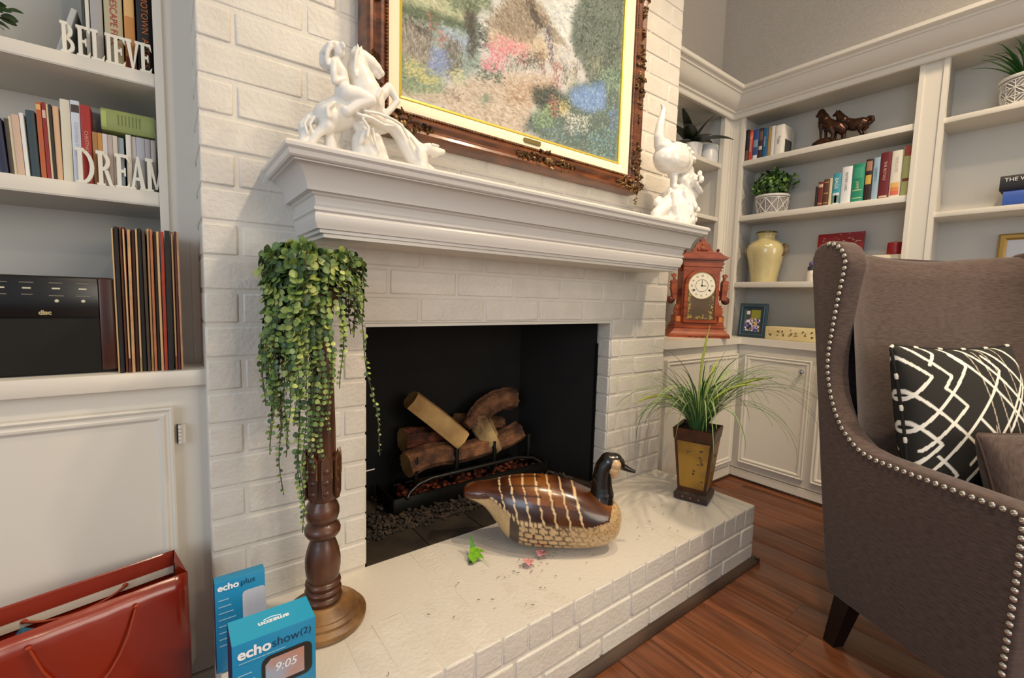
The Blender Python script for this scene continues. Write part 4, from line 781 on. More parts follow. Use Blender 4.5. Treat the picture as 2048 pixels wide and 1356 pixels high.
for az, el, bend, L, w in ((R(225),84,-14,.40,.005),(R(215),66,78,.32,.0055),(R(35),66,48,.36,.006),(R(70),86,30,.29,.006),(R(25),78,60,.30,.005)):
    p = Vector((0,0,.30)); pts = []; n = 14
    for k in range(n+1):
        t = k/n; e_ = R(el-bend*t*1.4); pts.append(p.copy()); p = p+Vector((math.cos(az)*math.cos(e_), math.sin(az)*math.cos(e_), math.sin(e_)))*L/n
    MB().tube(pts, [.0018 if k < 5 else w*(.55+.45*math.sin(min(1,(k-4)/8)*math.pi*.75))*(1 if k < 13 else .35) for k in range(n+1)], 8).build('seed_head', cat_, pg, 60)
# ---- gas log set
barkm = mat('ceramic_bark', s('8a5c3c'), .85, col2=s('3f2618'), vs=16, stretch=(1,1,1), bump=1.0, bs=55, bdist=.012, ramp=(.3,.65))
splitm = mat('split_wood', s('c8a468'), .75, col2=s('9a7444'), vs=8, bump=.5, bs=60, bdist=.006)
ashm = mat('pale_charred_wood', s('b89c68'), .8, col2=s('6a4c2e'), vs=12, bump=.8, bs=45, bdist=.008)
G0 = .2405
gt = thing('log_grate', 'black iron burner pan and grate under the gas logs', 'grate', (-.85, .30, .23))
def gb(name, x0,x1,y0,y1,z0,z1, m=blackm, b=.002): return MB().cbox(x0,x1,y0,y1,z0,z1,b).build(name, m, gt, 30)
gb('pan_front', -.355,.36,-.062,-.056,.004,.062); gb('pan_floor', -.355,.36,-.056,.11,.004,.010); gb('pan_side', -.36,-.354,-.062,.11,.004,.062); gb('pan_side', .359,.365,-.062,.11,.004,.062)
gb('pan_lip', -.36,.365,-.066,-.054,.060,.064)
bar = mat('grate_bar', s('2a2a2b'), .3, metal=.6)
MB().tube([(-.315,-.075,.062),(-.30,-.062,.075),(-.255,-.045,.092),(-.2,-.04,.101),(.21,-.04,.103),(.29,-.045,.088),(.325,-.06,.065)], .0075, 10).build('front_bar', bar, gt, 50)
for x in (-.262,-.09,.09,.272):
    MB().tube([(x,.12,.05),(x,.02,.052),(x,-.01,.058),(x,-.03,.085),(x,-.034,.15),(x,-.033,.195)], .0095, 8).build('prong', blackm, gt, 40)
MB().tube([(-.30,.09,.05),(.30,.09,.05)], .008, 8).build('cross_bar', blackm, gt, 40)
for x in (-.25,.25):
    for y in (-.02,.1): MB().tube([(x,y,.006),(x,y,.05)], .008, 8).build('leg', blackm, gt, 40)
em = MB(); rr = random.Random(5)
for i in range(260): em.ball((rr.uniform(-.30,.31), rr.uniform(-.045,.08), .02+rr.random()*.035), rr.uniform(.008,.016), 1, (1,rr.uniform(.7,1.2),rr.uniform(.6,1)))
o = em.build('ember_rocks', mat('ember_rocks', s('7a3417'), .9, col2=s('3a160c'), vs=40), gt, 40); o['kind'] = 'stuff'
def log(name, label, nodes, m, seed, endm=None, n=28, rough=.12, squash=None):
    rr = np.random.RandomState(seed); rows = []; P = [Vector(p[:3]) for p in nodes]; Rr = [p[3] for p in nodes]
    steps = 26; pts = []; rad = []
    for k in range(steps+1):
        f = k/steps*(len(P)-1); i = min(int(f), len(P)-2); q = f-i
        p0, p1, p2, p3 = P[max(i-1,0)], P[i], P[i+1], P[min(i+2,len(P)-1)]
        pts.append(.5*((2*p1)+(p2-p0)*q+(2*p0-5*p1+4*p2-p3)*q*q+(3*p1-p0-3*p2+p3)*q**3)); rad.append(Rr[i]*(1-q)+Rr[i+1]*q)
    prof = 1+rough*(rr.rand(n)-.5)*2; prev = None
    for k, p in enumerate(pts):
        d = (pts[min(k+1,steps)]-pts[max(k-1,0)]).normalized()
        a = d.cross(Vector((0,0,1))) if prev is None else prev-d*prev.dot(d); a.normalize(); prev = a; b = d.cross(a)
        e = rr.rand(n)-.5; ring = []
        for j in range(n):
            t = 2*math.pi*j/n; q = rad[k]*prof[j]*(1+rough*.5*e[j])
            if squash: q *= squash(t)
            ring.append(p+(a*math.cos(t)+b*math.sin(t))*q)
        rows.append(ring)
    lg = thing(name, label, 'log', tuple(P[0]))
    o = P[0]; rows = [[v-o for v in r] for r in rows]
    mb = MB(); mb.rings(rows, cap=False); mb.build('bark', m, lg, 50)
    for r in (rows[0], rows[-1]):
        cc = sum(r, Vector())/len(r); q = MB(); ring2 = [cc+(v-cc)*.6 for v in r]
        q.rings([r, ring2], cap=False); k0 = len(q.v); q.v.append(tuple(cc)); q.f += [(len(r)+j, len(r)+(j+1) % n, k0) for j in range(n)]
        q.build('cut_end', endm or splitm, lg, 30)
    return lg
log('gas_log', 'long brown barked ceramic log along the front of the grate', [(-1.135,.30,.385,.05),(-1.03,.305,.40,.047),(-.88,.31,.385,.042),(-.69,.31,.405,.045),(-.60,.31,.43,.046)], barkm, 1)
log('gas_log', 'dark reddish ceramic log stub behind the front log', [(-1.12,.37,.462,.046),(-1.03,.375,.455,.047),(-.94,.375,.445,.045)], mat('red_bark', s('8a4a34'), .85, col2=s('3a1c14'), vs=16, bump=1, bs=55, bdist=.012), 2)
log('gas_log', 'pale split ceramic log leaning diagonally on the front log', [(-1.10,.345,.625,.044),(-1.0,.325,.54,.048),(-.905,.295,.45,.048)], splitm, 3, splitm, 9, .07, lambda t: 1.18 if abs(math.cos(t)) > .6 else .88)
yl = log('gas_log', 'forked ceramic branch log with pale charred tip leaning over the grate', [(-.815,.34,.495,.043),(-.775,.345,.535,.046),(-.715,.352,.562,.044),(-.655,.358,.572,.043),(-.60,.36,.566,.044)], barkm, 4, barkm, 26, .14)
def piece(nodes, m, name, seed, n=22):
    q = random.Random(seed); mb = MB(); o_ = Vector(yl.location); P = [Vector(p[:3])-o_ for p in nodes]; st = []
    for k in range(13):
        f = k/12*(len(P)-1); i = min(int(f), len(P)-2); u = f-i; st.append((P[i].lerp(P[i+1], u), nodes[i][3]*(1-u)+nodes[i+1][3]*u))
    rows = []
    rid = [1+.16*q.uniform(-1,1) for _ in range(n)]
    for k, (p, r) in enumerate(st):
        d = (st[min(k+1,12)][0]-st[max(k-1,0)][0]).normalized(); a = d.cross(Vector((0,1,0))).normalized(); b = d.cross(a)
        rows.append([p+(a*math.cos(6.2832*j/n)+b*math.sin(6.2832*j/n))*r*rid[j]*(1+.06*q.uniform(-1,1)) for j in range(n)])
    mb.rings(rows); mb.build(name, m, yl, 45)
piece([(-.728,.282,.375,.022),(-.745,.29,.395,.034),(-.775,.31,.45,.042),(-.80,.33,.50,.046),(-.80,.335,.52,.036)], ashm, 'charred_tip', 1)
piece([(-.80,.33,.50,.036),(-.84,.325,.505,.027),(-.865,.32,.49,.017)], barkm, 'branch_stub', 2)
log('gas_log', 'short dark ceramic log lying at the back of the grate', [(-.88,.385,.505,.026),(-.76,.385,.475,.034),(-.645,.38,.45,.036)], barkm, 5)
MB().tube([(-1.385,.1,.475),(-1.33,.1,.478)], .003, 8).build('gas_pipe_stub', mat('steel_pipe', s('8a8a88'), .3, metal=.9), fb, 50)
# ================================================================ PEDESTAL STAND AND TRAILING PLANT
PX, PY = -1.548, -.153
pd = thing('pedestal_stand', 'turned and fluted dark wooden pedestal stand on the hearth', 'stand', (PX, PY, ZH_))
pw = mat('distressed_walnut', s('5c3620'), .38, col2=s('2e190f'), vs=10, stretch=(2,2,1), bump=.15, bs=60, coat=.2, ramp=(.35,.7))
pwl = mat('worn_tan_edges', s('9a7446'), .42, col2=s('5a3a20'), vs=12, bump=.15, bs=60)
MB().lathe([(.096,0),(.098,.006),(.098,.014),(.090,.020),(.086,.022),(.086,.028),(.078,.034),(.074,.034),(.066,.040),(.052,.046),(.046,.050)], 48).build('foot', pwl, pd, 30)
MB().lathe([(0.0396,.048),(0.0413,.054),(0.0430,.060),(0.0396,.066),(0.0361,.068),(0.0387,.073),(0.0413,.078),(0.0387,.083),(0.0353,.085),(0.0378,.09),(0.0404,.095),(0.0387,.101),(0.0344,.104)], 40).build('ring_turning', pw, pd, 40)
MB().lathe([(0.0344,.104),(0.0370,.115),(0.0396,.135),(0.0396,.155),(0.0361,.175),(0.0310,.192),(0.0267,.203),(0.0258,.208)], 40).build('vase_turning', pw, pd, 40)
MB().lathe([(0.0267,.207),(0.0344,.212),(0.0396,.220),(0.0404,.228),(0.0370,.237),(0.0292,.243),(0.0267,.246)], 40).build('ring_bead', pw, pd, 40)
MB().lathe([(0.0267,.245),(0.0344,.252),(0.0378,.264),(0.0378,.276),(0.0344,.288),(0.0292,.296),(0.0284,.300)], 40).build('ball_turning', pw, pd, 40)
MB().lathe([(0.0292,.299),(0.0344,.306),(0.0370,.32),(0.0378,.40),(0.0387,.405)], 48, flute=lambda a, z: 1-.05*abs(math.sin(a*4))).build('leaf_capital', pw, pd, 30)
for k in range(8):
    a = k*math.pi/4; pts = [(-.0105,.318),(-.0122,.36),(-.0115,.40),(-.006,.41),(0,.417),(.006,.41),(.0115,.40),(.0122,.36),(.0105,.318),(.005,.306),(-.005,.306)]
    mb = MB(); mb.prism(pts, -.0405, -.036, 1); lfp = mb.build('carved_leaf', pw, pd, None, None, (0,0,a))
    mb = MB(); mb.tube([(x*.9,-.041,z) for x, z in pts[1:8]], .0014, 6); mb.build('leaf_edge', pwl, lfp, 40)
    mb = MB()
    for q in range(3): mb.ball((0,-.0405,.325+q*.026),.008,2,(1,.35,.8))
    mb.build('leaf_boss', pw, lfp, 50)
MB().lathe([(0.0310,.40),(0.0301,.48),(0.0267,.60),(0.0232,.70),(0.0224,.712)], 64, flute=lambda a, z: 1-.07*(.5+.5*math.cos(a*14))).build('fluted_shaft', pw, pd, 30)
MB().lathe([(0.0224,.71),(0.0267,.716),(0.0267,.722),(0.0232,.726),(0.0275,.732),(0.0284,.739),(0.0241,.744),(0.0258,.75),(0.0361,.765),(0.0473,.775),(0.0516,.785),(0.0516,.795),(.0,.795)], 40, cap=False).build('capital', pw, pd, 40)
# trailing plant in a dark bowl on top
tp = thing('trailing_plant', 'trailing button-leaf vine in a dark pot on the pedestal stand', 'potted plant', (PX, PY, ZH_+.796))
MB().lathe([(.03,0),(.044,.004),(.05,.03),(.052,.06),(.047,.062),(.04,.05),(0,.05)], 28, cap=False).build('pot', mat('dark_plastic_pot', s('1c1a18'), .5), tp, 40)
lfm = [mat('button_leaf_%d' % i, s(a), .42, col2=s(b), vs=30, sss=.05) for i, (a, b) in enumerate((('43602e','637f40'),('64803c','8ba050'),('2c4524','486236'),('86994a','aab464')))]
stm = mat('vine_stem', s('4a4a2a'), .6)
def leafv(mb, p, d, nrm, L, Wd):
    sd = d.cross(nrm).normalized(); n = 7; o = len(mb.v)
    q = p; pts = [p]
    for k in range(1, 6):
        t = k/6; w = Wd*math.sin(math.pi*t)**.65; c0 = p+d*L*t+nrm*(.18*L*math.sin(math.pi*t)); pts += [c0+sd*w-nrm*w*.18, c0-sd*w-nrm*w*.18]
    pts.append(p+d*L); mb.v += [tuple(v) for v in pts]
    mb.f.append((o, o+1, o+2))
    for k in range(4): a = o+1+2*k; mb.f.append((a, a+2, a+3, a+1))
    mb.f.append((o+9, o+11, o+10))
rr = random.Random(33)
def strand(az, L, big, drift=(0,0), r0=.035, rise=.045):
    # arc out of the pot then hang
    n = int(L/.012); p = Vector((math.cos(az)*.02, math.sin(az)*.02, .055)); pts = [p.copy()]; el = R(rr.uniform(55,80)); out = rr.uniform(.6,1.2)*(1-.22*max(0, math.cos(az-R(323))))
    for k in range(n):
        t = k/n
        if el > R(-88): el -= R(17/out)
        el = max(el, R(-89))
        sway = Vector((math.sin(k*.35+az*3)*.0016+drift[0], math.cos(k*.3+az*5)*.0014+drift[1], 0))
        p = p+Vector((math.cos(az)*math.cos(el), math.sin(az)*math.cos(el), math.sin(el)))*.012+sway; pts.append(p.copy())
    st = MB(); st.tube(pts, .0011, 5)
    o = st.build('vine', stm, tp, 60); lv = [MB() for _ in range(4)]; 
    for k in range(2, len(pts)-1):
        t = k/len(pts); d0 = (pts[k+1]-pts[k-1]).normalized(); sc = big*(1.0-.62*t**1.4)*rr.uniform(.85,1.12)
        for sg in (-1,1):
            ax = Vector((rr.gauss(0,1), rr.gauss(0,1), rr.gauss(0,.3))); side = (d0.cross(ax)).normalized()
            outw = Vector((math.cos(az), math.sin(az), 0)); side = (side*.9+sg*d0.cross(outw).normalized()*1.2).normalized()
            dd = (side+d0*.25+outw*.25).normalized(); nr = (outw*1.0+Vector((rr.gauss(0,.35),rr.gauss(0,.35),.45+rr.gauss(0,.25)))); nr = (nr-dd*nr.dot(dd)).normalized()
            leafv(lv[rr.randrange(4)], pts[k], dd, nr, .0185*sc, .0088*sc)
    for i, q in enumerate(lv):
        if q.v: 
            l = q.build('leaves', lfm[i], o, 70); l['kind'] = 'stuff'
specs = []
for k in range(46):
    az = rr.uniform(0, 2*math.pi); q_ = (.5+.5*math.cos(az-R(168)))**1.5; L = rr.uniform(.15,.25)+q_*rr.uniform(.05,.28); specs.append((az, L, rr.uniform(.85,1.15), (0,0)))
for az, L, b, dr in ((R(185),.46,1.15,(0,0)),(R(170),.50,1.1,(0,0)),(R(200),.52,1.15,(0,0)),(R(195),.48,1.2,(0,0)),(R(215),.48,1.1,(0,0)),(R(228),.46,1.1,(0,0)),(R(236),.52,1.0,(.0002,0)),(R(246),.50,1.0,(.0002,0)),(R(222),.55,1.0,(.0002,0)),(R(318),.50,.7,(.0014,-.0010)),(R(292),.34,.9,(0,0)),(R(272),.42,.8,(0,0)),(R(160),.40,1.0,(0,0)),(R(205),.66,1.0,(.0005,0)),(R(209),.64,.95,(.0006,.0001)),(R(192),.60,.9,(.0004,0))): specs.append((az, L, b, dr))
for sp_ in specs: strand(*sp_)
# ================================================================ WING CHAIR
# local frame: x = across the chair, y = towards its back, z up
CH = thing('wing_chair', 'brown linen wing chair with silver nailhead trim facing away from the hearth', 'armchair', (-.268, -.791, 0), math.atan2(-.46, .888))
fab = mat('brown_linen_weave', s('54423a'), .85, col2=s('402f27'), vs=130, vd=2, stretch=(.35,.35,2.6), bump=.35, bs=420, bdist=.001, sheen=.15)
legm = mat('black_stained_leg', s('0d0a09'), .35)
prof_ = [(-.002,.165),(-.024,.234),(-.040,.337),(-.067,.50),(-.102,.727),(-.126,.881),(-.161,1.10),(-.168,1.165),(-.160,1.195),(-.138,1.21),(-.105,1.216),(-.078,1.210),(-.056,1.195),(-.040,1.170),(-.033,1.145),(-.036,1.12),(-.045,1.07),(-.053,1.0),(-.060,.93),(-.064,.87),(-.060,.815),(-.050,.765),(-.034,.725),(-.010,.68),(.020,.648),(.055,.627),(.10,.620),(.20,.618),(.30,.618),(.40,.618),(.424,.614),(.430,.60),(.430,.40),(.426,.165)]
def side_panel(x0, x1, name):
    bm = bmesh.new(); vs = [bm.verts.new((x0, -p[0], p[1])) for p in prof_]; f = bm.faces.new(vs)
    ex = bmesh.ops.extrude_face_region(bm, geom=[f]); 
    for v in [g for g in ex['geom'] if isinstance(g, bmesh.types.BMVert)]: v.co.x = x1
    bmesh.ops.recalc_face_normals(bm, faces=bm.faces)
    rim = [e for e in bm.edges if abs(e.verts[0].co.x-e.verts[1].co.x) < 1e-6]
    bmesh.ops.bevel(bm, geom=rim, offset=.011, segments=3, affect='EDGES', profile=.5)
    mb = MB(); mb.bm(bm); return mb.build(name, fab, CH, 40)
WC = .82
side_panel(0, .07, 'wing_side'); side_panel(WC-.07, WC, 'wing_side')
# inside back (raked, curved into wings) and outside back
n = 32; rows = []
for k in range(15):
    t = k/14; z = .36+t*.80; sB = -.045-(z-.36)*.155
    row = []
    for j in range(n+1):
        w = .06+(WC-.12)*j/n; e = min(j, n-j)/n; bow = .062*max(0, 1-e/.22)**2; crown = .018*math.sin(math.pi*j/n)
        zz = z+(t**8)*(.012*math.cos(2*math.pi*j/n)+.012)
        row.append((w, -(sB+.022+bow+crown*math.sin(math.pi*min(1,t*1.05))), zz))
    rows.append(row)
top = [(w, y+.03, z+.016) for w, y, z in rows[-1]]; top2 = [(w, y+.075, z+.010) for w, y, z in rows[-1]]; top3 = [(w, y+.09, z-.02) for w, y, z in rows[-1]]
mb = MB(); mb.rings(rows+[top, top2, top3], cap=False, close=False); mb.build('inside_back', fab, CH, 70)
mb = MB(); mb.add([(.01,-(-.004),.165),(WC-.01,.004,.165),(WC-.01,.20,1.12),(.01+.03,.20,1.12),(.05,.20,1.185),(WC-.03,.20,1.185)], [(0,1,2,3),(3,2,5,4)]); mb.build('outside_back', fab, CH)
MB().cbox(.07, WC-.07, -.40, .0, .17, .34, .012).build('seat_rail', fab, CH, 40)
def cushion(w, d, h, name, m, par, loc, rot, n=22, pinch=.55, power=.42, colr=None):
    V = []; F = []; mbs = MB()
    for sgn in (1,-1):
        o = len(mbs.v)
        for i in range(n+1):
            for j in range(n+1):
                u, v = 2*i/n-1, 2*j/n-1; e = max(0,(1-u*u)*(1-v*v))**power
                pi = 1-pinch*.10*(1-abs(u)**2)*abs(v)**4*0; 
                cu = u*(1-.06*(1-v*v)*(abs(u)**3)); cv = v*(1-.06*(1-u*u)*(abs(v)**3))
                mbs.v.append((cu*w/2, cv*d/2, sgn*e*h/2))
        for i in range(n):
            for j in range(n):
                a = o+i*(n+1)+j; mbs.f.append((a, a+n+1, a+n+2, a+1) if sgn > 0 else (a, a+1, a+n+2, a+n+1))
    me = bpy.data.meshes.new(name); me.from_pydata(mbs.v, [], mbs.f); bm = bmesh.new(); bm.from_mesh(me); bmesh.ops.remove_doubles(bm, verts=bm.verts, dist=1e-5); bm.to_mesh(me); bm.free()
    me.polygons.foreach_set('use_smooth', [True]*len(me.polygons))
    return put(name, me, m, par, loc, rot)
MB().cbox(.075, WC-.075, -.43, -.02, .34, .45, .03).build('seat_cushion', fab, CH, 60)
# legs
def leg(x, y, dx, dy):
    mb = MB(); mb.rings([[(x+dx+a*.018, y+dy+b*.018, 0) for a, b in ((-1,-1),(1,-1),(1,1),(-1,1))], [(x+a*.026, y+b*.026, .18) for a, b in ((-1,-1),(1,-1),(1,1),(-1,1))]]); mb.build('leg', legm, CH, 30)
leg(.040, -.038, -.008, .035); leg(WC-.04, -.038, .008, .035); leg(.04, -.385, 0, -.01); leg(WC-.04, -.385, 0, -.01)
# nailheads along the wing, arm and front post of each side
nail = MB().ball((0,0,0), .0068, 2, (.55,1,1)).mesh('nailhead', 60); nail.materials.append(mat('silver_nailhead', s('d9d4c8'), .22, metal=.9))
path = [(-.105,1.207),(-.085,1.203),(-.066,1.192),(-.051,1.175),(-.043,1.152),(-.044,1.125),(-.051,1.08),(-.059,1.02),(-.066,.95),(-.072,.89),(-.071,.835),(-.062,.79),(-.048,.745),(-.030,.705),(-.006,.668),(.028,.636),(.062,.617),(.10,.609),(.2,.607),(.3,.607),(.41,.607),(.420,.597),(.421,.5),(.420,.4),(.418,.30),(.417,.19)]
def walk(path, step):
    out = []; d = 0; want = 0
    for (a, b), (a2, b2) in zip(path[:-1], path[1:]):
        L = math.hypot(a2-a, b2-b)
        while want <= d+L: t = (want-d)/L; out.append((a+(a2-a)*t, b+(b2-b)*t)); want += step
        d += L
    return out
for a, b in walk(path, .0185):
    put('nailhead', nail, None, CH, (-.0015, -a, b)); 
for a, b in walk(path, .0185): put('nailhead', nail, None, CH, (WC+.0015, -a, b))
# ---- patterned throw pillow (own thing), leaning on the back
Cloc = lambda w, sfw, z: tuple(CH.matrix_basis @ Vector((w, -sfw, z))) if False else None
bpy.context.view_layer.update(); MW = CH.matrix_world.copy()
PW = .47; npl = 230
def pillow(label, size, h, loc, tilt, yawr, name, m, pattern=None, n=40):
    o = cushion(size[0], size[1], h, name, m, None, (0,0,0), (0,0,0), n)
    o.matrix_world = MW @ Matrix.Translation(loc) @ Matrix.Rotation(yawr, 4, 'Z') @ Matrix.Rotation(tilt, 4, 'X')
    tag(o, label, 'pillow'); return o
pm_ = vmat('printed_canvas', .85, bump=.3, bs=500)
pl = pillow('black throw pillow with white crossing lines on the wing chair', (.47,.45), .15, (.318, -.075, .695), R(78), R(4), 'throw_pillow', pm_, n=200)
me = pl.data; co = np.array([v.co[:] for v in me.vertices]); U = co[:,0]/.47+.5; Vv = co[:,1]/.45+.5
ln = np.zeros(len(U)); thin = np.zeros(len(U))
def seg(x0,y0,x1,y1,w):
    d = np.hypot(x1-x0,y1-y0); t = np.clip(((U-x0)*(x1-x0)+(Vv-y0)*(y1-y0))/d**2,0,1); dist = np.hypot(U-x0-t*(x1-x0), Vv-y0-t*(y1-y0)); return dist < w
zig = [ [(.0,.93),(.15,.80),(.02,.66)], [(.05,1),(.27,.80),(.21,.73),(.32,.62),(.05,.36)], [(.16,1),(.22,.94),(.16,.87)], [(.0,.74),(.22,.52),(.38,.36),(.30,.28)], [(.02,.46),(.40,.86),(.33,.93)], [(.0,.56),(.14,.40),(.03,.28),(.16,.12),(.28,0)],
 [(.04,.20),(.34,.50),(.52,.68),(.66,.83),(.58,.92)], [(.28,1),(.48,.80),(.80,.48),(1,.28)], [(.42,1),(.58,.84),(1,.42)], [(.2,.1),(.62,.52),(.80,.70),(.90,.80)], [(.44,.60),(.39,.55),(.66,.28),(.90,.04)], [(.60,1),(.92,.68),(1,.60)], [(.36,.0),(.66,.30),(.98,.62)], [(.54,.0),(.86,.34),(1,.48)], [(.78,1),(.96,.82),(.88,.74),(.62,.46)], [(.08,.06),(.22,.22),(.12,.33)], [(.70,.0),(.42,.28)], [(.86,.0),(.56,.32)] ]
for z in zig:
    for a, b in zip(z[:-1], z[1:]): ln = np.maximum(ln, seg(*a,*b,.0092))
for a, b in (((.46,1),(.54,.3)),((.54,.95),(.66,.2)),((.6,1),(.74,.3)),((.74,1),(.8,.2)),((.5,.5),(.52,.1)),((.9,.9),(.86,.2))): thin = np.maximum(thin, seg(*a,*b,.0045))
cA = np.array(s('1d1a15')); cB = np.array(s('eee8da')); cT = np.array(s('b9ac98'))
cc = np.where(ln[:,None] > 0, cB, np.where(thin[:,None] > 0, cT, cA)); colour(me, cc)
tr = MB(); rr = random.Random(3); pip = []
for e in range(4):
    for k in range(26):
        t = (k+.5)/26*2-1; x, y = [(t,-1),(1,t),(-t,1),(-1,-t)][e]; cu = x*(1-.06*(1-y*y)*(abs(x)**3)); cv = y*(1-.06*(1-x*x)*(abs(y)**3)); pip.append((cu*.236, cv*.226, 0))
rope = mat('pillow_cord_black', s('1a1713'), .9); rope2 = mat('pillow_cord_white', s('ded8c8'), .9)
pip.append(pip[0]); MB().tube(pip, .0042, 8).build('corded_edge', rope, pl, 60)
wt = MB()
for k in range(2, len(pip)-2, 5):
    a, b = Vector(pip[k]), Vector(pip[k+1]); wt.tube([a+(b-a)*.1, a+(b-a)*.5+Vector((0,0,.0008)), b], [.0042,.0052,.0042], 8)
wt.build('cord_flecks', rope2, pl, 60)['kind'] = 'stuff'
p2 = pillow('small plain brown lumbar pillow in front of the patterned pillow', (.40,.25), .12, (.375, -.235, .59), R(72), R(2), 'lumbar_pillow', fab)
pip = []
for e in range(4):
    for k in range(20):
        t = (k+.5)/20*2-1; x, y = [(t,-1),(1,t),(-t,1),(-1,-t)][e]; cu = x*(1-.06*(1-y*y)*(abs(x)**3)); cv = y*(1-.06*(1-x*x)*(abs(y)**3)); pip.append((cu*.2, cv*.125, 0))
pip.append(pip[0]); MB().tube(pip, .003, 8).build('welt', mat('welt_cord', s('4a352a'), .8), p2, 60)
# ================================================================ LEFT BOOKCASE CONTENTS
paper = mat('page_block', s('d8cdb4'), .9, bump=.3, bs=200, bstretch=(60,1,1))
def book(label, name, loc, dims, cols, cat='book', rz=0, lean=0, grp=None, spine_bands=(), rough=.55, title=None):
    """dims: thickness (x), depth (y), height (z). Spine faces -y at y=0; cover wraps a page block."""
    t, d, h = dims; b = thing(name, label, cat, loc, rz, grp); b.rotation_euler = (0, lean, rz)
    cv = mat('cover_'+cols, s(cols), rough, bump=.06, bs=120); w = min(.0025, t*.16)
    mb = MB(); mb.cbox(0, w, 0, d, 0, h, w*.3); mb.cbox(t-w, t, 0, d, 0, h, w*.3)
    n = 5; rr_ = t/2
    arc = [(t/2-rr_*math.cos(math.pi*i/n), -.10*t*math.sin(math.pi*i/n)-.0) for i in range(n+1)]; inn = [(t-w, w), (w, w)]
    mb.rings([[(x, y, z) for x, y in arc+inn] for z in (0, h)])
    c = mb.build('cover', cv, b, 35)
    MB().box(w, t-w, w, d-.003, .0025, h-.003).build('pages', paper, b)
    for k, (z0, z1, cl) in enumerate(spine_bands):
        m2 = MB(); m2.rings([[(t/2+(x-t/2)*.9, y*1.02-.0007, z) for x, y in arc]+[(t/2+(x-t/2)*.9, y+.001, z) for x, y in reversed(arc)] for z in (z0*h, z1*h)]); m2.build('spine_label', mat('spine_'+cl, s(cl), .55), c, 35)
    if title:
        tx, sz, cl, zc = title; text('spine_title', tx, sz, mat('title_'+cl, s(cl), .6), c, (t/2, -.10*t-.0012, zc*h), (0,0,-1), (1,0,0))
    return b
Z2 = 1.2485; Z1_ = 1.5225
Yb = .218
# lower row: x0, x1, height, colour, label, lean, extras
low = [
 (-2.100,-2.088,.118,'1d2340','dark navy slim book leaning at the end of the lower shelf row',6,{}),
 (-2.0865,-2.080,.120,'4a4038','thin dark speckled booklet next to the navy book',4,{}),
 (-2.0795,-2.0745,.126,'d8c7a0','thin cream booklet leaning beside the speckled booklet',4,{}),
 (-2.074,-2.063,.130,'c9ab94','pinkish tan paperback leaning in the lower row',4,{}),
 (-2.062,-2.056,.136,'dcdcd8','thin white magazine leaning against the teal book',4,{}),
 (-2.054,-2.040,.146,'2f4148','dark teal cloth book in the lower row',3,{}),
 (-2.038,-2.030,.166,'b0592c','orange brown hardback between the teal and red books',2,{'spine_bands':((.9,.97,'d8a868'),)}),
 (-2.029,-2.023,.168,'8c2222','thin dark red book beside the orange brown hardback',2,{'spine_bands':((.80,.9,'d8b0a0'),)}),
 (-2.0225,-2.019,.166,'d8c49a','very thin cream book between red and black spines',2,{}),
 (-2.0185,-2.014,.166,'2b241f','very thin black mottled book in the lower row',2,{}),
 (-2.0135,-2.004,.165,'dcb48c','peach coloured paperback beside the wide cream book',1.5,{}),
 (-2.003,-1.987,.184,'ddd5bd','wide plain cream hardback, tallest of the lower row',0,{}),
 (-1.986,-1.971,.186,'cfd5dc','white glossy hardback with blue lettering and small photo',0,{'spine_bands':((.86,.95,'4a3830'),),'title':('CONVERSATIONS','b0b8c8')}),
 (-1.970,-1.953,.180,'a82a22','bright red hardback behind the letter D',0,{'title':('CHRISTMAS','d8a890')}),
 (-1.9515,-1.9425,.124,'a87844','small brown paperback under the grey book',0,{}),
 (-1.942,-1.9345,.124,'c88a3c','small orange paperback under the green book',0,{}),
 (-1.934,-1.925,.124,'d5cdc6','small white paperback with dark print under the green book',0,{'title':('LETTERS','5a4a50')}),
 (-1.9245,-1.916,.123,'b8a8a0','small mauve paperback under the green book',0,{}),
 (-1.9155,-1.9075,.123,'cfc3b0','small cream paperback with black title under the green book',0,{'title':('APE','2a2420')}),
 (-1.907,-1.8965,.122,'93a0aa','small blue grey paperback under the green book',0,{}),
 (-1.892,-1.8825,.131,'e2dbce','slim white paperback after the gap in the row',0,{}),
 (-1.882,-1.8735,.130,'c6beb8','slim pale grey paperback behind the letter A',0,{}),
 (-1.873,-1.857,.130,'b4b4ba','thick silver grey paperback behind the letter A',0,{}),
 (-1.8565,-1.846,.129,'a8a4a4','slim grey paperback near the bookcase stile',0,{}),
 (-1.8455,-1.836,.129,'c4bcb4','slim light paperback touching the bookcase stile',0,{}),
]
for x0, x1, h, cl, lab, lean, ex in low:
    ex = dict(ex)
    if 'title' in ex: ex['title'] = (ex['title'][0], min(.009,(x1-x0)*.6), ex['title'][1], .55)
    book(lab, 'book', (x0-.0+lean*.0, Yb+random.uniform(0,.006), Z2), (x1-x0, .11, h), cl, lean=-R(lean)*.55, grp=None, **ex)
b = book('lime green boxed book lying flat on the small paperbacks', 'book', (-1.934, Yb-.002, 1.3815), (.048, .13, .098), '8f9a5c', lean=math.pi/2, spine_bands=((.0,.1,'a8b868'),))
b.location = (-1.934, Yb-.002, 1.3815+.048)
for k in range(7):
    MB().box(-.0+.010, .0+.034, -.0052, -.0046, .030+k*.0065, .0315+k*.0065).build('fine_print', mat('green_print', s('5f6e34'), .6), b)
book('grey book lying behind the green boxed book', 'book', (-1.954, Yb+.05, 1.3815+.048), (.046, .08, .03), '6f7880', lean=math.pi/2)
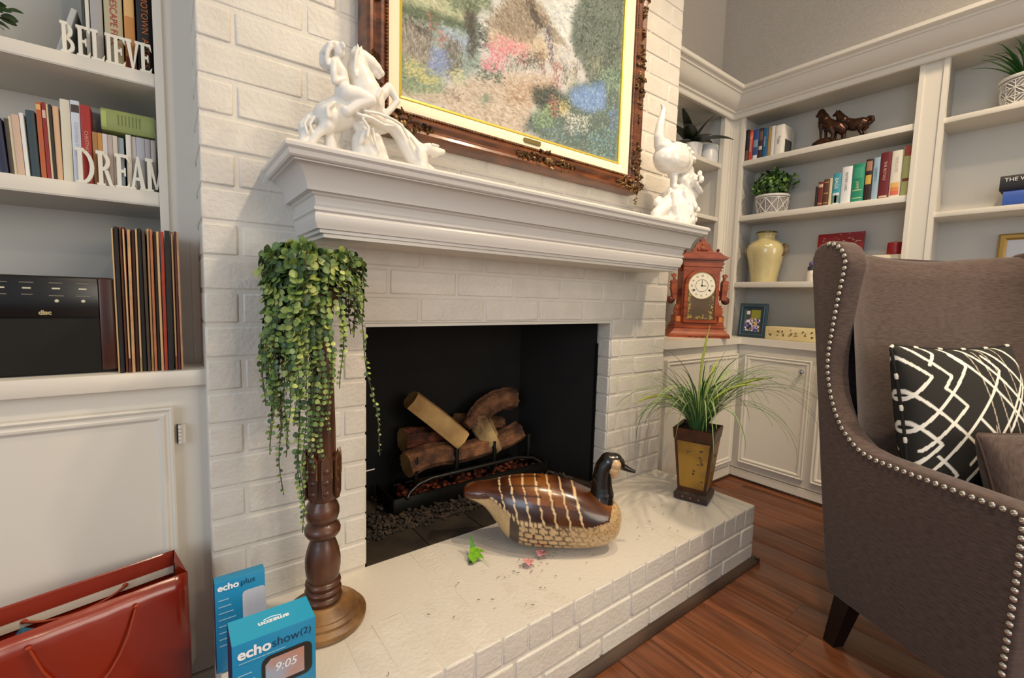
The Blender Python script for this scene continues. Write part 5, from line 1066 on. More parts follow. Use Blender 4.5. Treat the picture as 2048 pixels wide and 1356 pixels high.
# upper row
upr = [
 (-1.9955,-1.9612,.13,'bcbcb8','pale grey leaning folder behind the letter B',10,{}),
 (-1.958,-1.953,.30,'3a3f38','very thin dark green book on the upper shelf',0,{}),
 (-1.952,-1.9455,.30,'ddd8cc','thin white book beside the grey hardback',0,{}),
 (-1.9435,-1.923,.30,'a8a4a0','grey cloth hardback above the letter L',0,{}),
 (-1.920,-1.888,.30,'b8ab88','thick tan hardback with red upright lettering',0,{'title':('ESCAPE FREE','a83a30')}),
 (-1.885,-1.866,.30,'c88846','orange marbled hardback beside the tan hardback',0,{'spine_bands':((.0,.12,'8a3a20'),(.42,.6,'e0b070'))}),
 (-1.862,-1.833,.30,'1a1412','black hardback with orange lettering touching the stile',0,{'spine_bands':((.62,.9,'5a1c16'),),'title':('MOTOWN  ARTISTS','c06a30')}),
]
for x0, x1, h, cl, lab, lean, ex in upr:
    ex = dict(ex)
    if 'title' in ex: ex['title'] = (ex['title'][0], .018, ex['title'][1], .34)
    if lean: book(lab, 'folder', (x0-.012, Yb+.01, Z1_+.003), (.010, .12, .115), cl, 'folder', lean=R(16))
    else: book(lab, 'book', (x0, Yb, Z1_), (x1-x0, .15, h), cl, **ex)
# word signs
signm = mat('cream_painted_wood', s('e6e0cf'), .5)
def glyph(ch, H, st, th):
    """serif capital as a list of polygons in (x,z); returns polys, width"""
    sf = st*.9; hb = st*.55; P = []
    def rect(x0,x1,z0,z1): P.append([(x0,z0),(x1,z0),(x1,z1),(x0,z1)])
    def stem(x): rect(x, x+st, 0, H); rect(x-sf*.5, x+st+sf*.5, 0, hb); rect(x-sf*.5, x+st+sf*.5, H-hb, H)
    def bowl(x, z0, z1, rx, wd):
        n = 10; zc, rz = (z0+z1)/2, (z1-z0)/2; o = [(x+rx*math.sin(math.pi*i/n), zc-rz*math.cos(math.pi*i/n)) for i in range(n+1)]; i_ = [(x+(rx-wd)*math.sin(math.pi*i/n), zc-(rz-hb)*math.cos(math.pi*i/n)) for i in range(n+1)]
        for k in range(n): P.append([o[k], o[k+1], i_[k+1], i_[k]])
    x = sf*.5
    if ch in 'E': stem(x); w = H*.46; rect(x, x+w, 0, hb); rect(x, x+w, H-hb, H); rect(x, x+w*.72, H*.47, H*.47+hb); P.append([(x+w,0),(x+w+hb*.5,H*.22),(x+w-hb*.7,H*.12),(x+w-hb*1.2,0)]); P.append([(x+w,H),(x+w-hb*1.2,H),(x+w-hb*.7,H*.88),(x+w+hb*.5,H*.76)]); rect(x+w*.62, x+w*.76, H*.38, H*.62); W = w+sf
    elif ch == 'L': stem(x); w = H*.46; rect(x, x+w, 0, hb); P.append([(x+w,0),(x+w+hb*.5,H*.24),(x+w-hb*.7,H*.12),(x+w-hb*1.2,0)]); W = w+sf
    elif ch == 'I': stem(x); W = st+sf
    elif ch == 'B': stem(x); bowl(x+st*.6, 0, H*.54, H*.40, st); bowl(x+st*.6, H*.48, H, H*.34, st); W = H*.4+st*.6+sf
    elif ch == 'D': stem(x); bowl(x+st*.6, 0, H, H*.50, st); W = H*.5+st*.6+sf
    elif ch == 'R': stem(x); bowl(x+st*.6, H*.44, H, H*.36, st); P.append([(x+st*1.2,H*.48),(x+st*2.2,H*.48),(x+H*.56,0),(x+H*.42,0)]); rect(x+H*.40, x+H*.60, 0, hb*.8); W = H*.56+sf
    elif ch == 'V': w = H*.62; P.append([(0,H),(st*1.2,H),(w*.56,0),(w*.40,0)]); P.append([(w-st*.8,H),(w,H),(w*.54,0),(w*.44,0)]); rect(-sf*.4, st*1.6, H-hb, H); rect(w-st*1.2, w+sf*.4, H-hb, H); W = w
    elif ch == 'A': w = H*.62; P.append([(0,0),(st*.8,0),(w*.56,H),(w*.44,H)]); P.append([(w-st*1.2,0),(w,0),(w*.58,H),(w*.40,H)]); rect(w*.2, w*.78, H*.3, H*.3+hb); rect(-sf*.4, st*1.2, 0, hb); rect(w-st*1.5, w+sf*.4, 0, hb); W = w
    else: w = H*.74; stem(x); stem(x+w-st); P.append([(x,H),(x+st,H),(x+w*.55,H*.1),(x+w*.45,H*.1)]); P.append([(x+w-st,H),(x+w,H),(x+w*.55,H*.1),(x+w*.45,H*.1)]); W = w+sf
    return P, W
def sign(word, label, x0, x1, z, H, y, th=.009):
    t = thing('word_sign', label, 'sign', (x0, y, z)); st = H*.17; gl = [glyph(c_, H, st, th) for c_ in word]; tot = sum(w for _, w in gl)*1.0; k = (x1-x0)/tot; x = 0
    for P, W in gl:
        mb = MB()
        for e_, p in enumerate(P): mb.prism([(x+a*k, b) for a, b in p], .00013*e_, th-.00013*e_, 1)
        mb.build('letter', signm, t); x += W*k
    MB().box(0, x1-x0, .002, th-.002, 0, .0028).build('base_strip', signm, t)
sign('BELIEVE', 'cream cut-out word sign reading BELIEVE on the upper shelf', -1.992, -1.835, Z1_, .066, .190)
sign('DREAM', 'cream cut-out word sign reading DREAM on the lower shelf', -1.980, -1.8165, Z2, .080, .203)
# peeking plant at the end of the upper shelf
pp = thing('shelf_plant', 'small green leafy plant at the end of the upper left shelf', 'potted plant', (-2.165, .30, Z1_))
MB().lathe([(.03,0),(.04,.07),(.036,.07),(.03,.06),(0,.06)], 20, cap=False).build('pot', mat('white_pot', s('dcd8d0'), .4), pp, 40)
lv = MB(); rr = random.Random(4)
for i in range(90):
    a = rr.uniform(0,6.28); e = R(rr.uniform(-20,80)); d = Vector((math.cos(a)*math.cos(e), math.sin(a)*math.cos(e), math.sin(e))); p = Vector((0,0,.09))+d*rr.uniform(.03,.075); nr = Vector((rr.gauss(0,1),rr.gauss(0,1),1)); nr = (nr-d*nr.dot(d)).normalized(); leafv(lv, p, d, nr, .03, .009)
lv.build('foliage', lfm[2], pp, 60)['kind'] = 'stuff'

# ---- stereo on the counter
sx0, sx1, sy, sz0, sz1 = -2.36, -1.918, .075, .8305, 1.036
sr = thing('tabletop_stereo', 'black tabletop stereo with wooden side trim on the counter', 'stereo', (-2.14, sy, sz0))
blkp = mat('black_plastic_gloss', s('0c0b0b'), .25); grl = mat('speaker_cloth', s('14120f'), .9, bump=.4, bs=700)
MB().cbox(-.22, .222, .006, .24, 0, .205, .006).build('case', mat('black_case', s('171412'), .4), sr, 30)
MB().cbox(-.22, .198, -.002, .012, .120, .203, .002).build('control_panel', blkp, sr, 30)
MB().cbox(-.22, .198, .0, .012, .004, .119, .002).build('speaker_grille', grl, sr, 30)
MB().cbox(.198, .2235, -.003, .05, .006, .204, .004).build('wood_trim', mat('mahogany_trim', s('4a2418'), .35, col2=s('2f150d'), vs=6, stretch=(8,8,1)), sr, 30)
led = mat('pale_print', s('c8c2a8'), .5)
for x in (.056,.092,.134,.174):
    MB().box(x-.006, x+.006, -.0035, -.002, .178, .181).build('button_mark', led, sr); MB().box(x-.01, x+.01, -.0028, -.002, .190, .1915).build('button_label', mat('dim_print', s('7a7460'), .6), sr)
    if x > .1: MB().ball((x,-.0025,.154),.0035,2,(1,.4,1)).build('button', led, sr, 60); MB().box(x-.011, x+.011, -.0028, -.002, .164, .1655).build('button_label', mat('dim_print', s('7a7460'), .6), sr)
    else: MB().box(x-.008, x+.008, -.0028, -.002, .166, .1675).build('button_label', mat('dim_print', s('7a7460'), .6), sr)
text('disc_logo', 'disc', .012, mat('logo_print', s('a89c6a'), .5), sr, (.116,-.0035,.130), (1,0,0), (0,0,1), bold=.0006)
# ---- records
rc = ['c9a06a','1a1413','8a5a40','5a2018','caa070','3c1a16','a08860','15110f','4a3a2a','c8a472','b9704a','1c1614','d0a878','a83a24','201d1b','9a5a48','5a2c22','c0946a']
x = -1.9145
labs = ['worn tan','black','brown','maroon','light tan','dark red','dull khaki','jet black','dark olive','pale card','rust brown','black','sandy','orange red','wide charcoal','dusty rose','dark brown','frayed card']
wds = [.0045,.0085,.0055,.006,.0065,.007,.005,.009,.0065,.006,.0058,.006,.0065,.0075,.0125,.0055,.0060,.0050]
nbr = {1:'black record sleeve third of the row after the worn tan one', 11:'black record sleeve beside the sandy sleeve'}
k_ = sum(wds); 
for i, (w_, cl, lb) in enumerate(zip(wds, rc, labs)):
    w_ *= .116/k_
    lab = nbr.get(i, lb+' record sleeve standing upright beside the stereo'); y = .052+random.uniform(0,.008); h = .313+random.uniform(-.004,.003)
    if i == 1: lab = 'black record sleeve next to the worn tan sleeve by the stereo'
    o = thing('record_sleeve', lab, 'record', (x, y, .8305), 0, 'record sleeves beside the stereo'); o.rotation_euler = (0, R(random.uniform(-.5,.7))*.4, 0)
    dp = .312 if x+w_ < -1.835 else .104
    t_ = w_*.8; cm = mat('sleeve_'+cl, s(cl), .7, col2=tuple(q*.7 for q in s(cl)), vs=30, bump=.2, bs=90)
    mb = MB(); mb.rings([[(t_/2-t_/2*math.cos(math.pi*j/4), -.0012*math.sin(math.pi*j/4), z) for j in range(5)]+[(t_, dp, z), (0, dp, z)] for z in (0, .05, .16, .26, h)]); mb.build('sleeve', cm, o, 40)
    if i % 3 == 0:
        MB().box(t_*.2, t_*.75, -.0016, .002, h*.1, h-.004).build('worn_spine', mat('bare_card', s('c8a87c'), .9), o)
    x += w_
# ================================================================ BOXES AND BAG
blue = mat('box_blue', s('1f86b4'), .38); blue2 = mat('box_cyan', s('27a3cb'), .38); navy = mat('box_shaded_blue', s('0d2c52'), .4); whi = mat('print_white', s('f0f2f4'), .5); dkb = mat('print_dark_blue', s('15395c'), .5); blks = mat('print_black', s('26241f'), .5)
bw, bd, bh = .137, .072, .168
bx_ = thing('gadget_box', 'blue product box with screen picture beside the pedestal', 'box', (-1.755, -.372, ZH_))
mb = MB(); mb.cbox(0, bw, 0, bd, 0, bh, .0012); mb.build('carton', blue, bx_, 30)
MB().box(.0005, bw-.0005, .0005, bd-.0005, bh-.0003, bh+.0006).build('lid', blue2, bx_)
MB().box(-.0006, .0003, .0005, bd-.0005, .0005, bh-.0005).build('shaded_side', navy, bx_)  # shade on the carton's left side, painted in as a navy sheet
text('logo_text', 'amazon', .017, whi, bx_, (bw*.52, bd*.46, bh+.0009), (-1,0,0), (0,-1,0), bold=.0006)
mb = MB(); mb.tube([(bw*.62, bd*.58, bh+.0009),(bw*.5, bd*.63, bh+.0009),(bw*.40, bd*.58, bh+.0009)], .0008, 5); mb.build('logo_smile', whi, bx_)
fx = lambda a, z: (a, -.0008, z)
text('title_text', 'echo', .027, whi, bx_, (.008,-.0009,.147), (1,0,0), (0,0,1), bold=.0009, align='LEFT')
text('title_text', 'show', .024, dkb, bx_, (.062,-.0009,.147), (1,0,0), (0,0,1), align='LEFT', sx=.9)
text('title_text', '(2)', .018, dkb, bx_, (.109,-.0009,.148), (1,0,0), (0,0,1), align='LEFT')
def rrect(x0,x1,z0,z1,r,y,m,name,par,n=6):
    pts = []
    for cx, cz, a0 in ((x1-r,z1-r,0),(x0+r,z1-r,90),(x0+r,z0+r,180),(x1-r,z0+r,270)):
        for i in range(n+1): a = R(a0+90*i/n); pts.append((cx+r*math.cos(a), cz+r*math.sin(a)))
    mb = MB(); mb.prism(pts, y, y-.0004, 1); return mb.build(name, m, par)
sc2 = rrect(.045,.130,.062,.126,.014,-.0006,blks,'screen_picture',bx_)
sky_ = mat('screen_print', s('b98a78'), .4, col2=s('8fb4d0'), vs=14)
mb = MB(); mb.add([(.051,-.0012,.070),(.116,-.0012,.070),(.116,-.0012,.119),(.060,-.0012,.119),(.051,-.0012,.110)], [(0,1,2,3,4)]); mb.build('screen_image', sky_, sc2)
text('screen_time', '9:05', .022, whi, sc2, (.084,-.0016,.098), (1,0,0), (0,0,1), shear=.2)
for k in range(6):
    MB().box(.008, .008+.022+.012*((k*7) % 3)/3, -.0010, -.0004, .108-k*.013, .1095-k*.013).build('fine_print', mat('faint_print', s('9cc4d8'), .5), bx_)
MB().box(.010, .085, -.0010, -.0004, .1305, .1315).build('fine_print', mat('faint_print', s('9cc4d8'), .5), bx_)
b2_ = thing('gadget_box', 'tall blue product box with white device picture against the brick wall', 'box', (-1.7675, -.2, ZH_)); pw_, ph_ = .090, .1945
MB().cbox(0, pw_, 0, .026, 0, ph_, .0012).build('carton', blue, b2_, 30)
MB().box(-.0006, .0003, .0005, .0255, .0005, ph_-.0005).build('shaded_side', navy, b2_)  # left side of this carton also coloured navy to read as shaded
text('title_text', 'echo', .019, whi, b2_, (.005,-.0009,ph_-.013), (1,0,0), (0,0,1), bold=.0007, align='LEFT')
text('title_text', 'plus', .017, dkb, b2_, (.045,-.0009,ph_-.013), (1,0,0), (0,0,1), align='LEFT')
rrect(.048,pw_+.0002,.055,ph_-.033,.008,-.0004,mat('device_white', s('cfd2da'), .35, col2=s('b4b8c4'), vs=5, stretch=(3,1,.5)),'device_picture',b2_)
MB().box(pw_-.0002, pw_+.0006, .0, .022, .055, ph_-.033).build('device_picture', mat('device_white', s('cfd2da'), .35), b2_)
for k in range(8): MB().box(.006, .006+.018+.016*((k*5) % 4)/4, -.0010, -.0004, ph_-.040-k*.014, ph_-.0382-k*.014).build('fine_print', mat('faint_print', s('9cc4d8'), .5), b2_)
# ---- orange gift bag standing on the floor
bg = thing('gift_bag', 'glossy orange red paper gift bag on the floor before the cabinet', 'bag', (-1.98, -.06, 0), R(13))
orr = mat('glossy_orange_paper', s('8f2408'), .24, col2=s('7a1c06'), vs=3, coat=.5, bump=.12, bs=14, bdist=.01); ori = mat('bag_inside', s('8f2a14'), .5); wht = mat('bag_lining_edge', s('d9cdbd'), .6)
hw, hd, H = .165, .048, .415
def panel(P, name, m, th=.0012):
    mb = MB(); mb.add(P, [tuple(range(len(P)))]); o = mb.build(name, m, bg); so = o.modifiers.new('t','SOLIDIFY'); so.thickness = th; so.offset = 0; return o
nx_ = 14
def sheet(fn, name, m):
    mb = MB(); mb.rings([[fn(i/nx_, j/10) for i in range(nx_+1)] for j in range(11)], cap=False, close=False); o = mb.build(name, m, bg, 60); so = o.modifiers.new('t','SOLIDIFY'); so.thickness = .0012; so.offset = 0; return o
rr = random.Random(2); wv = [[rr.uniform(-1,1) for _ in range(nx_+1)] for _ in range(11)]
sheet(lambda u, v: (-hw+2*hw*u, -hd-.006*math.sin(math.pi*v)+.0015*wv[int(v*10)][int(u*nx_)], v*(H-.012)), 'front_panel', orr)
sheet(lambda u, v: (-hw+2*hw*u, hd+.004*math.sin(math.pi*v), v*H), 'back_panel', orr)
for sg in (-1,1):
    panel([(sg*hw,-hd,0),(sg*hw,hd,0),(sg*hw,hd,H),(sg*(hw-.012),0,H-.006),(sg*hw,-hd,H-.012)], 'gusset', orr)
panel([(-hw,-hd,.001),(hw,-hd,.001),(hw,hd,.001),(-hw,hd,.001)], 'bottom', orr)
MB().box(-hw+.002, hw-.004, hd-.004, hd-.0025, H-.052, H-.034).build('lining_band', wht, bg)
MB().box(-hw+.002, hw-.004, hd-.0045, hd-.003, H-.034, H-.002).build('inside_fold', ori, bg)
tis = mat('teal_tissue', s('1f5a74'), .6)
mb = MB(); mb.rings([[(-.14+.02*i+.004*((i*j) % 3), -.03+.012*j, .33+.05*math.sin(i*1.3+j)*.5+.02*j*.3) for i in range(6)] for j in range(5)], cap=False, close=False); mb.build('tissue_paper', tis, bg, 20)
cordm = mat('orange_cord', s('9a3312'), .6)
for yy, sg in ((-hd-.009,-1),(hd-.006,1)):
    pts = [(-.075,yy,H-.04)]+[(-.075+.15*k/10, yy+sg*.006*(1 if sg < 0 else -.6), H-.04-(.13 if sg < 0 else .02)*math.sin(math.pi*k/10)**.8) for k in range(1,10)]+[(.075,yy,H-.04)]
    MB().tube(pts, .0025, 7).build('handle', cordm, bg, 60)
    for x in (-.075,.075): MB().ball((x, yy+sg*.001, H-.04), .0045, 2, (1.2,.7,1)).build('cord_knot', cordm, bg, 60)
# ================================================================ RIGHT BOOKCASE CONTENTS
T1, T2, T3 = 1.8342, 1.5262, 1.1462
def bookR(lab, y0, y1, z, h, cl, X=.858, d=.13, **ex):
    # spine faces -x: rotate the standard book by -90 degrees about z
    if 'title' in ex: ex['title'] = (ex['title'][0], ex['title'][2] if len(ex['title']) > 2 else .013, ex['title'][1], ex['title'][3] if len(ex['title']) > 3 else .55)
    return book(lab, 'book', (X, max(y0, y1), z), (abs(y1-y0)-.001, d, h), cl, rz=-math.pi/2, **ex)
bookR('black hardback with small picture at the end of the top shelf row', .135,.109,T1,.178,'15161f',spine_bands=((.05,.35,'5a4a3c'),))
bookR('red spined paperback beside the black hardback', .108,.087,T1,.170,'c2402c',spine_bands=((.72,.92,'d86a50'),),title=('RENAISSANCE','f0d8c8'))
bookR('blue paperback with photo spine on the top shelf', .086,.056,T1,.168,'2c4a80',spine_bands=((.42,.66,'8090a8'),(.02,.16,'e0dcd4')))
bookR('dark maroon slim hardback between two blue books', .055,.033,T1,.168,'3a2228',spine_bands=((.3,.42,'c8b8a8'),(.6,.9,'6a4a40')))
bookR('teal blue hardback on the top shelf', .032,.006,T1,.162,'205a80',title=('Cleopatra','c8d8e0'))
bookR('thin tan gilt book leaning on the top shelf', .005,-.010,T1,.164,'a8874a')
bookR('thin white paperback beside the tan gilt book', -.011,-.030,T1,.162,'d8d4d0')
bookR('wide white hardback with dark cover picture on the top shelf', -.031,-.077,T1,.158,'e6e0d4',title=('Tube','4a4640',.02,.5))
b = [o for o in COL.objects if o.name.startswith('book') and o.get('label','').startswith('wide white hardback')][0]
MB().box(.0450, .0462, .02, .10, .012, .085).build('cover_picture', mat('dark_photo', s('3a3a38'), .4), b)
low2 = [(-.252,-.262,.105,'1c1a1c','small black booklet at the end of the second shelf row',{}),(-.263,-.287,.125,'6a2a22','maroon clothbound volume next to the black booklet',{'spine_bands':((.78,.9,'c8a890'),(.1,.16,'a08060'))}),(-.288,-.312,.134,'5a3224','brown leather volume with gilt bands',{'spine_bands':((.86,.9,'a8804a'),(.1,.14,'a8804a'),(.45,.5,'a8804a'))}),(-.313,-.326,.136,'d8c8a4','thin cream book beside the brown leather volume',{}),
 (-.327,-.363,.154,'3f98a8','teal and white hardback with block lettering',{'spine_bands':((.02,.38,'d8dcd8'),(.06,.3,'8aa894')),'title':('BAGS','f0f0ec',.022,.68)}),(-.364,-.407,.178,'e2e2e2','white hardback with dark lettering on the second shelf',{'title':('ENTIRE LIVES','6a6460',.015,.6)}),(-.408,-.458,.182,'1f8a6a','emerald green hardback with gilt ornament',{'spine_bands':((.62,.9,'3a9a78'),(.30,.32,'c8d8a0'),(.1,.115,'d8e0b0')),'title':('JAMES','d8d8a0',.016,.42)}),(-.459,-.488,.194,'2a1616','dark brown hardback with yellow title',{'spine_bands':((.40,.62,'d0a850'),(.72,.95,'a87860'))}),(-.489,-.514,.196,'9ab4c4','light blue hardback beside the dark brown one',{'title':('UMBERTO','5a7a90',.014,.6)}),(-.515,-.555,.212,'6a1822','tall maroon hardback with cream lettering',{'title':('THE ROYALS','e0c0a8',.015,.6),'spine_bands':((.03,.07,'d8b898'),)}),(-.556,-.597,.210,'e6e0d0','white hardback with orange sunset band',{'spine_bands':((.05,.14,'d86a50'),(.14,.22,'e08a50'),(.22,.32,'e8b868')),'title':('WALKER','c8c4bc',.018,.7)}),(-.598,-.628,.222,'b8b878','green and red paperback against the pilaster',{'spine_bands':((.80,1,'a84a3a'),(.3,.36,'7a3a2c'))})]
for y0, y1, h, cl, lab, ex in low2: bookR(lab, y0, y1, T2, h, cl, **ex)
# stack lying flat at the far end
def flat(lab, x0, y0, z, w, d, t, cl, **ex):
    bb = book(lab, 'book', (x0, y0, z+t), (t, d, w), cl, **ex); bb.rotation_euler = Matrix(((0,1,0),(0,0,-1),(-1,0,0))).to_euler(); return bb
flat('black hardback lying on top of the blue book, white lettering on spine', .862, -.912, 1.4985, .2, .13, .058, '16151c', title=('THE WOMAN','e8e4dc'.strip(),) if False else None)
flat('bright blue hardback lying flat under the black one', .866, -.924, 1.4368, .2, .13, .061, '2c50a0')
bk = [o for o in COL.objects if o.get('label','').startswith('black hardback lying on top')][0]
text('spine_title', 'THE WOMAN', .02, mat('title_white', s('e8e4dc'), .6), bk, (.018,-.0072,.075), (0,0,1), (-1,0,0))
for k in range(2): MB().box(-.0+.0, .2, 0, 0.001, 0, .001) if False else None

# ---- pots and plants
def potmat(name, c1, c2, sc, kind):
    if name in MATS: return MATS[name]
    m = mat(name, c1, .6, bump=.2, bs=80); nt = m.node_tree; N = nt.nodes; L = nt.links
    return m
white_p = mat('embossed_white_pot', s('dedad2'), .55); greyg = mat('embossed_grey_ground', s('8f8a86'), .7)
def patterned_pot(t, r0, r1, h, rows, n, style):
    pot = MB().lathe([(r0*.96,0),(r0,.004),(r1,h*.86),(r1*1.03,h*.88),(r1*1.03,h),(r1*.92,h),(r1*.88,h*.8),(0,h*.8)], 40, cap=False).build('pot', greyg, t, 40)
    mb = MB()
    def P(a, z):
        rad = r0+(r1-r0)*z/(h*.86)+.0012; return (rad*math.cos(a), rad*math.sin(a), z)
    def ln(a0,z0,a1,z1,w=.0017):
        mb.tube([P(a0+(a1-a0)*k/3, z0+(z1-z0)*k/3) for k in range(4)], w, 6)
    z0, z1 = h*.06, h*.82
    for k in range(n):
        a = 2*math.pi*k/n; da = 2*math.pi/n
        if style == 'hex':
            zm = (z0+z1)/2
            ln(a,z0,a+da/2,zm,.0022); ln(a+da/2,zm,a,z1,.0022); ln(a+da,z0,a+da/2,zm,.0022); ln(a+da/2,zm,a+da,z1,.0022); ln(a,z0,a,z1,.0018)
            for q in range(3):
                for z in (z0+(zm-z0)*(.25+.25*q), z1-(z1-zm)*(.25+.25*q)): mb.ball(P(a+da/2*1.0, z if abs(z-zm) > .004 else z+.004), .003, 1); mb.ball(P(a+da*.12, zm+(q-1)*h*.1), .0025, 1)
        else:
            for q in range(rows):
                za, zb = z0+(z1-z0)*q/rows, z0+(z1-z0)*(q+1)/rows
                if (k+q) % 2: ln(a,za,a+da,zb,.002); ln(a,(za+zb)/2,a+da*.5,zb,.0016); ln(a+da*.5,za,a+da,(za+zb)/2,.0016)
                else: ln(a,zb,a+da,za,.002); ln(a,(za+zb)/2,a+da*.5,za,.0016); ln(a+da*.5,zb,a+da,(za+zb)/2,.0016)
                ln(a,za,a,zb,.0016)
    for z in (z0, z1)+(tuple(z0+(z1-z0)*q/rows for q in range(1, rows)) if style != 'hex' else ()):
        for k in range(24): ln(2*math.pi*k/24, z, 2*math.pi*(k+1)/24, z, .002)
    mb.build('raised_pattern', white_p, pot, 50)['kind'] = 'stuff'
    MB().lathe([(r1*1.035,h*.885),(r1*1.05,h*.9),(r1*1.05,h*.99),(r1*1.035,h)], 40, cap=False).build('rim', white_p, pot, 40)
bs_ = thing('boxwood_plant', 'round leafy boxwood in a white geometric pot on the second shelf', 'potted plant', (.925, -.012, T2))
patterned_pot(bs_, .070, .083, .105, 1, 8, 'hex')
bl_ = [MB() for _ in range(3)]; rr = random.Random(14)
for i in range(760):
    a = rr.uniform(0,6.28); e = R(rr.uniform(-35,90)); d = Vector((math.cos(a)*math.cos(e), math.sin(a)*math.cos(e), math.sin(e))); rd = rr.uniform(.45,1.0)*(.92+.16*math.sin(a*3)*math.cos(e*2))
    p = Vector((d.x*.09*rd, d.y*.118*rd, .160+d.z*.09*rd)); nr = (d+Vector((rr.gauss(0,.6),rr.gauss(0,.6),rr.gauss(0,.6)))).normalized(); dd = Vector((rr.gauss(0,1),rr.gauss(0,1),rr.gauss(0,1))); dd = (dd-nr*dd.dot(nr)).normalized()
    if p.x > .098: p.x = .098
    leafv(bl_[i % 3], p, dd, nr, rr.uniform(.018,.026), rr.uniform(.007,.010))
bxm = [mat('boxwood_leaf_%d' % i, s(a), .4, col2=s(b), vs=30) for i, (a, b) in enumerate((('1f3d18','3a5f28'),('2f5222','557a34'),('466e2c','7f9a4a')))]
for q, m_ in zip(bl_, bxm): q.build('foliage', m_, bs_, 60)['kind'] = 'stuff'
for k in range(7): MB().tube([(0,0,.08),(math.cos(k)*.02,math.sin(k)*.02,.12),(math.cos(k)*.05,math.sin(k)*.05,.18)], .002, 5).build('stem', stm, bs_, 60)
# dark leaf plant with white pot and white jar beside it, corner bay
dk = thing('dark_leaf_plant', 'small plant with pointed dark leaves in a white pot on the corner shelf', 'potted plant', (.56, .285, 1.8185))
MB().lathe([(.05,0),(.053,.004),(.060,.085),(.056,.085),(.05,.07),(0,.07)], 32, cap=False).build('pot', mat('smooth_white_pot', s('dcd9d4'), .35), dk, 40)
dlm = mat('dark_green_leaf', s('141a12'), .35, col2=s('242e1c'), vs=20)
for az, el, L, w, dr in ((150,55,.20,.036,40),(205,38,.22,.038,50),(170,75,.22,.032,20),(330,66,.23,.034,25),(310,30,.23,.034,50),(350,35,.18,.032,40),(255,30,.17,.034,55),(185,14,.17,.03,40)):
    a = R(az); p = Vector((0,0,.075)); rows = []; n = 10; side = Vector((-math.sin(a), math.cos(a), 0))
    for k in range(n+1):
        t_ = k/n; e_ = R(el-dr*t_); w_ = w*math.sin(math.pi*(.08+.92*t_)**.8)**.8 if k < n else .0008
        p.y = min(p.y, .105); p.x = min(p.x, .165)
        rows.append([p-side*w_+Vector((0,0,.25*w_)), p-Vector((0,0,.0015)), p+side*w_+Vector((0,0,.25*w_)), p+Vector((0,0,.0012))]); p = p+Vector((math.cos(a)*math.cos(e_), math.sin(a)*math.cos(e_), math.sin(e_)))*L/n
    MB().rings(rows).build('leaf', dlm, dk, 60)
jar = MB().lathe([(.052,0),(.056,.004),(.056,.098),(.053,.102),(.05,.100),(.05,.02),(0,.02)], 36, cap=False).build('white_jar', mat('marbled_white', s('d6d5d2'), .3, col2=s('c4c6c6'), vs=14), None, 40, (.700, .265, 1.8185)); tag(jar, 'plain white marbled jar beside the dark leaf plant', 'jar')
# spiky plant on the far top shelf
sp = thing('spiky_plant', 'spiky green plant in a white leaf-patterned pot on the far top shelf', 'potted plant', (.925, -.955, 1.8283))
patterned_pot(sp, .074, .084, .115, 3, 16, 'leaf')
spm = [mat('spiky_leaf_%d' % i, s(a), .35, col2=s(b), vs=12) for i, (a, b) in enumerate((('1f4a20','3a6a2c'),('2c5c26','4a7c34')))]
rr = random.Random(6)
for i in range(64):
    a = rr.uniform(0,6.28); el = rr.uniform(35,88); L = rr.uniform(.13,.21); w0 = rr.uniform(.006,.0095); dr = rr.uniform(25,70)
    if math.cos(a) > .3: L *= .6
    p = Vector((math.cos(a)*.02, math.sin(a)*.02, .10)); rows = []; n = 9; side = Vector((-math.sin(a), math.cos(a), 0))
    for k in range(n+1):
        t_ = k/n; e_ = R(el-dr*t_**1.5); w_ = w0*(1-t_**1.6)*(.7+.5*math.sin(math.pi*t_))+.0003
        rows.append([p-side*w_+Vector((0,0,.2*w_)), p-Vector((0,0,.001)), p+side*w_+Vector((0,0,.2*w_)), p+Vector((0,0,.0008))]); p = p+Vector((math.cos(a)*math.cos(e_), math.sin(a)*math.cos(e_), math.sin(e_)))*L/n
        p.z = min(p.z, .235); p.x = min(p.x, .095)
    MB().rings(rows).build('leaf', spm[i % 2], sp, 60)
# ---- cream urn
ur = thing('cream_urn', 'glossy cream ceramic urn with brown twisted handles on the third shelf', 'vase', (.925, .003, T3))
glz = mat('cream_crackle_glaze', s('cdbf8c'), .18, col2=s('bcae7a'), vs=8, coat=.6)
MB().lathe([(.066,0),(.068,.004),(.070,.03),(.080,.09),(.092,.145),(.098,.180),(.094,.208),(.076,.228),(.052,.240),(.044,.248),(.043,.262),(.048,.272),(.054,.276),(.054,.284),(.048,.287),(.040,.284),(.038,.25),(0,.24)], 48, cap=False).build('body', glz, ur, 60)
MB().lathe([(.0545,.2775),(.056,.281),(.0535,.2865),(.048,.2885)], 48, cap=False).build('brown_rim', mat('brown_glaze', s('7a6a3a'), .25, col2=s('33240f'), vs=25), ur, 60)
hm = mat('handle_glaze', s('a88c5a'), .25, col2=s('3a2414'), vs=40)
for sg in (-1,1):
    mb = MB(); mb.tube([(0,sg*.088,.150),(0,sg*.104,.158),(0,sg*.113,.178),(0,sg*.112,.198),(0,sg*.102,.208),(0,sg*.086,.206)], [.007,.008,.008,.008,.008,.007], 10)
    for k in range(4): mb.ball((0,sg*(.104+.006*math.sin(k)),.16+.013*k), .0095, 2, (.8,.8,.6))
    mb.build('handle', hm, ur, 50)
